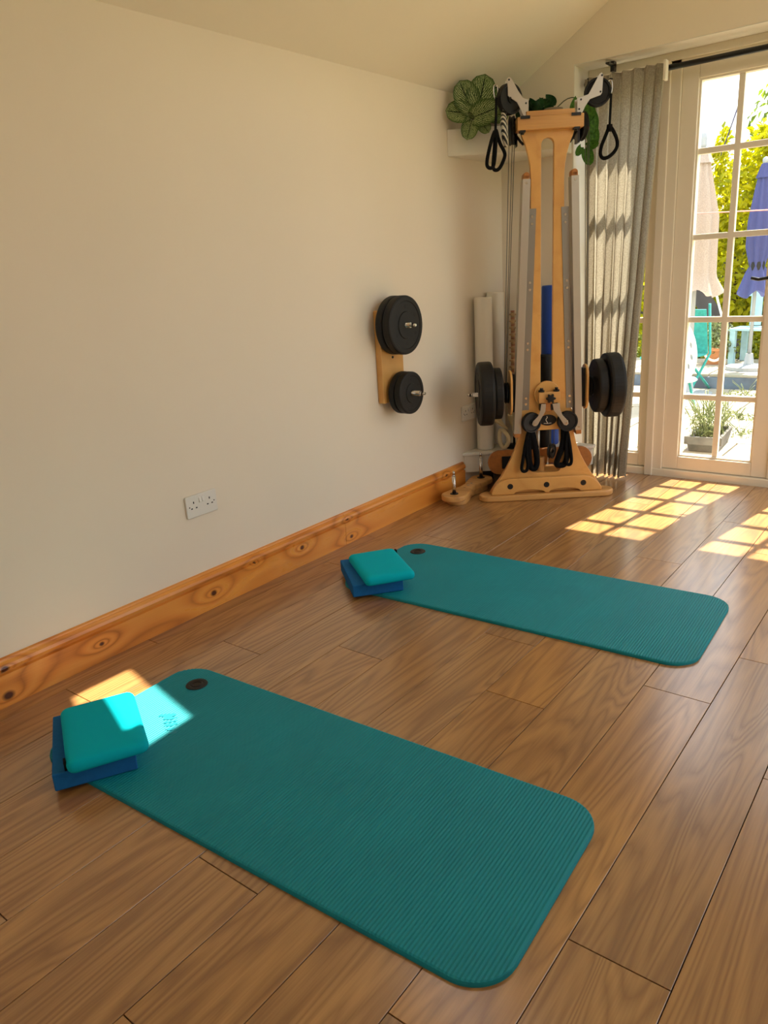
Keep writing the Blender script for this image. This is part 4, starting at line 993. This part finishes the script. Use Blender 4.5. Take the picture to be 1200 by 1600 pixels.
# parasols
def parasol(label, c, top, tie, hem, rt_, rm, rh, m, strap=True, finial=.1, polem='grey', ruffle=False):
    T = thing('parasol', label, 'parasol', c)
    MB().cyl((0, 0, 0), (0, 0, top), .019, 14).build('pole', MT[polem], T)
    n = 48; prof_ = [(rt_, top - .02), (rt_ * 1.9, top - .22 * (top - tie)), (rm, tie + .45 * (top - tie)), (rm * 1.02, tie + .2 * (top - tie)), (rm * .62 if strap else rm * 1.05, tie), (rm * .9 if strap else rm * 1.1, tie - .25 * (tie - hem)), (rh, hem)]
    vs = []
    for r_, z in prof_:
        for k in range(n):
            a = 2 * PI * k / n; q = r_ * (1 + .16 * math.sin(8 * a + 1.2)); vs.append((q * math.cos(a), q * math.sin(a), z + (.04 * math.sin(4 * a) if z == hem else 0)))
    m_ = MB().add(vs, [(j * n + k, j * n + (k + 1) % n, (j + 1) * n + (k + 1) % n, (j + 1) * n + k) for j in range(len(prof_) - 1) for k in range(n)], True)
    cn = m_.build('canopy', m, T)
    vs = []
    for r_, z in ((rt_ * .9, top), (rt_ * 2.1, top - .13)):
        for k in range(n):
            a = 2 * PI * k / n; q = r_ * (1 + .08 * math.sin(8 * a)); vs.append((q * math.cos(a), q * math.sin(a), z))
    MB().add(vs, [(k, (k + 1) % n, n + (k + 1) % n, n + k) for k in range(n)], True).build('vent_cap', m, cn)
    MB().lathe([(.024, top), (.030, top + .02), (.030, top + finial * .6), (.022, top + finial * .85), (.0005, top + finial)], 16).build('finial', MT['grey'], T)
    if strap:
        MB().lathe([(rm * .66, tie - .04), (rm * .70, tie - .04), (rm * .70, tie + .04), (rm * .66, tie + .04)], 20).build('tie_strap', MT['black'], cn)
    bs = MB().lathe([(.0005, 0), (.22, 0), (.22, .035), (.05, .05), (.035, .16), (.0005, .16)], 28).build('base', MT['grey'], T)
    return T
parasol('closed cream canvas parasol beside the teal chair', (.10, 7.62, GZ), 2.22, 1.15, .97, .045, .155, .23, MT['parasolw'], strap=False, finial=.14)
parasol('closed blue parasol tied with a dark strap', (.41, 8.62, TZ), 1.98, 1.03, .76, .035, .105, .15, MT['parasolb'], strap=True, finial=.06)
# white cast bistro chair with a pierced oval back and teal legs
CH = thing('bistro_chair', 'white pierced oval backed metal garden chair with teal legs', 'chair', (.26, 7.05, GZ), math.radians(-20))
ov = ellipse(0, .56, .150, .27, 36); holes_ = []
for rr_, nn in ((.045, 5), (.098, 10)):
    for k in range(nn):
        a = 2 * PI * k / nn + rr_ * 9; holes_.append(ellipse(rr_ * math.cos(a), .56 + rr_ * 1.8 * math.sin(a), .017, .030, 8))
o = obj_from(plate_mesh('oval_back', ov, holes_, .012, MT['whitemetal'], .003), 'oval_back', CH); o.matrix_local = Matrix.Translation((0, 0, -.02)) @ Matrix.Rotation(math.radians(12), 4, 'X') @ XZ
MB().lathe([(.0005, .26), (.16, .26), (.175, .272), (.16, .285), (.0005, .28)], 28, Matrix.Translation((0, -.17, 0))).build('seat', MT['whitemetal'], CH)
for a in (45, 135, 225, 315):
    x_, y_ = .13 * math.cos(math.radians(a)), -.17 + .13 * math.sin(math.radians(a))
    MB().tube([(x_ * .8, -.17 + (y_ + .17) * .8, .265), (x_ * 1.1, y_, .13), (x_ * 1.35, -.17 + (y_ + .17) * 1.35, 0)], .011, 8).build('leg', MT['teal'], CH)
# teal sling chair behind it
TC = thing('sling_chair', 'teal fabric garden chair behind the oval backed chair', 'chair', (-.12, 8.02, GZ), math.radians(-10))
vs = [(x, .02 + .18 * (1 - z / .8), z) for z in (.36, .5, .65, .80) for x in (-.24, -.08, .08, .24)]
m_ = MB().add(vs + [(x, y - .3, .34 + .02 * abs(x) * 4) for x in (-.24, -.08, .08, .24) for y in (.10, -.08)], [(j * 4 + i, j * 4 + i + 1, j * 4 + i + 5, j * 4 + i + 4) for j in range(3) for i in range(3)])
o = m_.build('back_sling', MT['teal'], TC); o.modifiers.new('solid', 'SOLIDIFY').thickness = .012
o = MB().box(-.24, .24, -.30, .10, .345, .362).build('seat_sling', MT['teal'], TC, .006)
for s in (-1, 1):
    MB().tube([(s * .25, .06, .85), (s * .25, .14, .36), (s * .25, -.28, 0)], .013, 8).build('side_frame', MT['teal'], TC)
    MB().tube([(s * .25, -.32, .35), (s * .25, .18, 0)], .013, 8).build('leg', MT['teal'], TC)
# dark board leaning in the shrubs, hose loop, pale blue bench
tag(MB().box(-.10, .10, -.018, .018, 0, 1.3).build('leaning_board', MT['darkwood']), 'dark timber board leaning against the hedge behind the chair', 'board').matrix_world = Matrix.Translation((.10, 9.88, -.06)) @ Matrix.Rotation(math.radians(-14), 4, 'X') @ Matrix.Rotation(math.radians(-38), 4, 'Y')
hp = [(-.02, 8.62, 1.05), (.07, 8.5, .80), (.20, 8.45, .45), (.215, 8.42, .22), (.13, 8.40, .12), (.0, 8.42, .20), (-.12, 8.5, .42)]
tag(MB().tube(smooth_path(hp, 3), .011, 8).build('hose', MT['whitemetal']), 'pale looped hose hanging between the teal chair and the bench', 'hose')
BN = thing('garden_bench', 'pale blue painted garden bench on the terrace', 'bench', (.62, 9.05, TZ), math.radians(-8))
for k in range(3): MB().box(-.5, .5, -.17 + .115 * k, -.07 + .115 * k, .36, .385).build('seat_slat', MT['paleblue'], BN, .004)
for k in range(4): MB().box(-.42 + .25 * k, -.30 + .25 * k, .20, .222, .386, .80).build('back_slat', MT['paleblue'], BN, .004)
MB().box(-.5, .5, .2225, .25, .70, .78).build('back_rail', MT['paleblue'], BN, .004)
for x_ in (-.45, .45):
    for y_ in (-.14, .19): MB().box(x_ - .03, x_ + .03, y_ - .03, y_ + .025, 0, .359).build('leg', MT['paleblue'], BN, .003)
# round bush in a terracotta pot
RB = shrub('round_bush', 'small round bush in a terracotta pot by the step', 'shrub', (-.02, 8.98, TZ + .13), .17, .17, .34, 700, .045, MT['lavleaf'], False, None, 77, .65)
MB().lathe([(.0005, -.13), (.09, -.13), (.13, .02), (.14, .02), (.14, .05), (.115, .05), (.0005, .03)], 24).build('pot', MT['terracotta'], RB)
# planter with lavender outside the door
PN = thing('planter', 'grey trough planter of lavender just outside the door', 'planter', (.845, 5.60, GZ + .004), math.radians(4))
m_ = MB(); a_, b_, c_, d_ = .095, .20, .115, .225; hh = .105
vs = [(-a_, -b_, 0), (a_, -b_, 0), (a_, b_, 0), (-a_, b_, 0), (-c_, -d_, hh), (c_, -d_, hh), (c_, d_, hh), (-c_, d_, hh), (-c_ + .02, -d_ + .02, hh), (c_ - .02, -d_ + .02, hh), (c_ - .02, d_ - .02, hh), (-c_ + .02, d_ - .02, hh), (-c_ + .03, -d_ + .03, hh - .04), (c_ - .03, -d_ + .03, hh - .04), (c_ - .03, d_ - .03, hh - .04), (-c_ + .03, d_ - .03, hh - .04)]
m_.add(vs, [(3, 2, 1, 0)] + [(o_ + k, o_ + (k + 1) % 4, o_ + 4 + (k + 1) % 4, o_ + 4 + k) for o_ in (0, 4, 8) for k in range(4)]); m_.build('trough', MT['planter'], PN)
MB().box(-c_ - .008, c_ + .008, -d_ - .008, -d_ + .012, hh - .05, hh + .004).build('rim', MT['planter'], PN)
MB().add([vs[12], vs[13], vs[14], vs[15]], [(0, 1, 2, 3)]).build('soil', MT['soil'], PN)
rnd = random.Random(5); m_ = MB()
for k in range(90):
    x_, y_ = rnd.uniform(-.085, .085), rnd.uniform(-.19, .19); ln = rnd.uniform(.14, .32); a = rnd.uniform(-.5, .5); b = rnd.uniform(-.4, .4)
    m_.tube([(x_, y_, hh - .04), (x_ + a * ln * .4, y_ + b * ln * .4, hh - .04 + ln * .6), (x_ + a * ln, y_ + b * ln, hh - .04 + ln)], [.0025, .002, .0045], 4)
m_.build('lavender_stems', MT['lavleaf'], PN)['kind'] = 'stuff'
def lavfn(r):
    x_, y_, z_ = r.uniform(-.09, .09), r.uniform(-.2, .2), r.random() ** 1.3
    return (x_ * (1 + z_ * .4), y_ * (1 + z_ * .4), hh - .04 + z_ * .20), (x_, y_, .1)
foliage('lavender_leaves', MT['lavleaf'], 420, .045, lavfn, PN, 9, .22)
tag(MB().lathe([(.0005, 0), (.055, 0), (.070, .08), (.076, .08), (.076, .10), (.062, .10), (.0005, .08)], 24).build('plant_pot', MT['terracotta']), 'small empty terracotta pot beside the planter', 'plant pot').location = (.655, 5.36, GZ + .004)
# weeds in the paving joints
for k, (x_, y_, s_) in enumerate(((.80, 6.62, 1.0), (.97, 5.98, 1.2), (.60, 7.72, 1.0))):
    T = thing('weed_tuft', ['wide flat weed tuft in the paving beyond the planter', 'spreading weed tuft on the paving beside the planter', 'upright weed tuft in front of the terrace step'][k], 'weed', (x_, y_, GZ + .004))
    def wf(r):
        a = r.uniform(0, 2 * PI); q = r.random() ** .6 * .17 * s_; return (q * 1.5 * math.cos(a), q * .6 * math.sin(a), r.uniform(0.0, .05)), (math.cos(a), math.sin(a), .5)
    foliage('weed_leaves', MT['lavleaf'], 160, .035, wf, T, 20 + k, .35)
    m_ = MB(); rnd = random.Random(60 + k)
    for j in range(9):
        a = rnd.uniform(0, 6.28); ln = rnd.uniform(.06, .16); m_.tube([(0, 0, 0), (.4 * ln * math.cos(a), .3 * ln * math.sin(a), ln * .6), (.9 * ln * math.cos(a), .6 * ln * math.sin(a), ln)], .0022, 4)
    m_.build('weed_stalks', MT['lavleaf'], T)['kind'] = 'stuff'
# washing lines
tag(MB().tube([(-1.6, 7.35, 1.72), (-.2, 7.22, 1.57), (.9, 7.1, 1.52), (2.6, 6.9, 1.58)], .005, 6).build('washing_line', MT['line']), 'pink washing line strung across the garden', 'line')
tag(MB().tube([(.95, 5.4, 2.42), (.45, 7.3, 2.36), (-.35, 9.9, 2.28)], .006, 6).build('guy_line', MT['linedark']), 'dark blue line slanting down past the cream parasol', 'line')

bpy.context.view_layer.update()
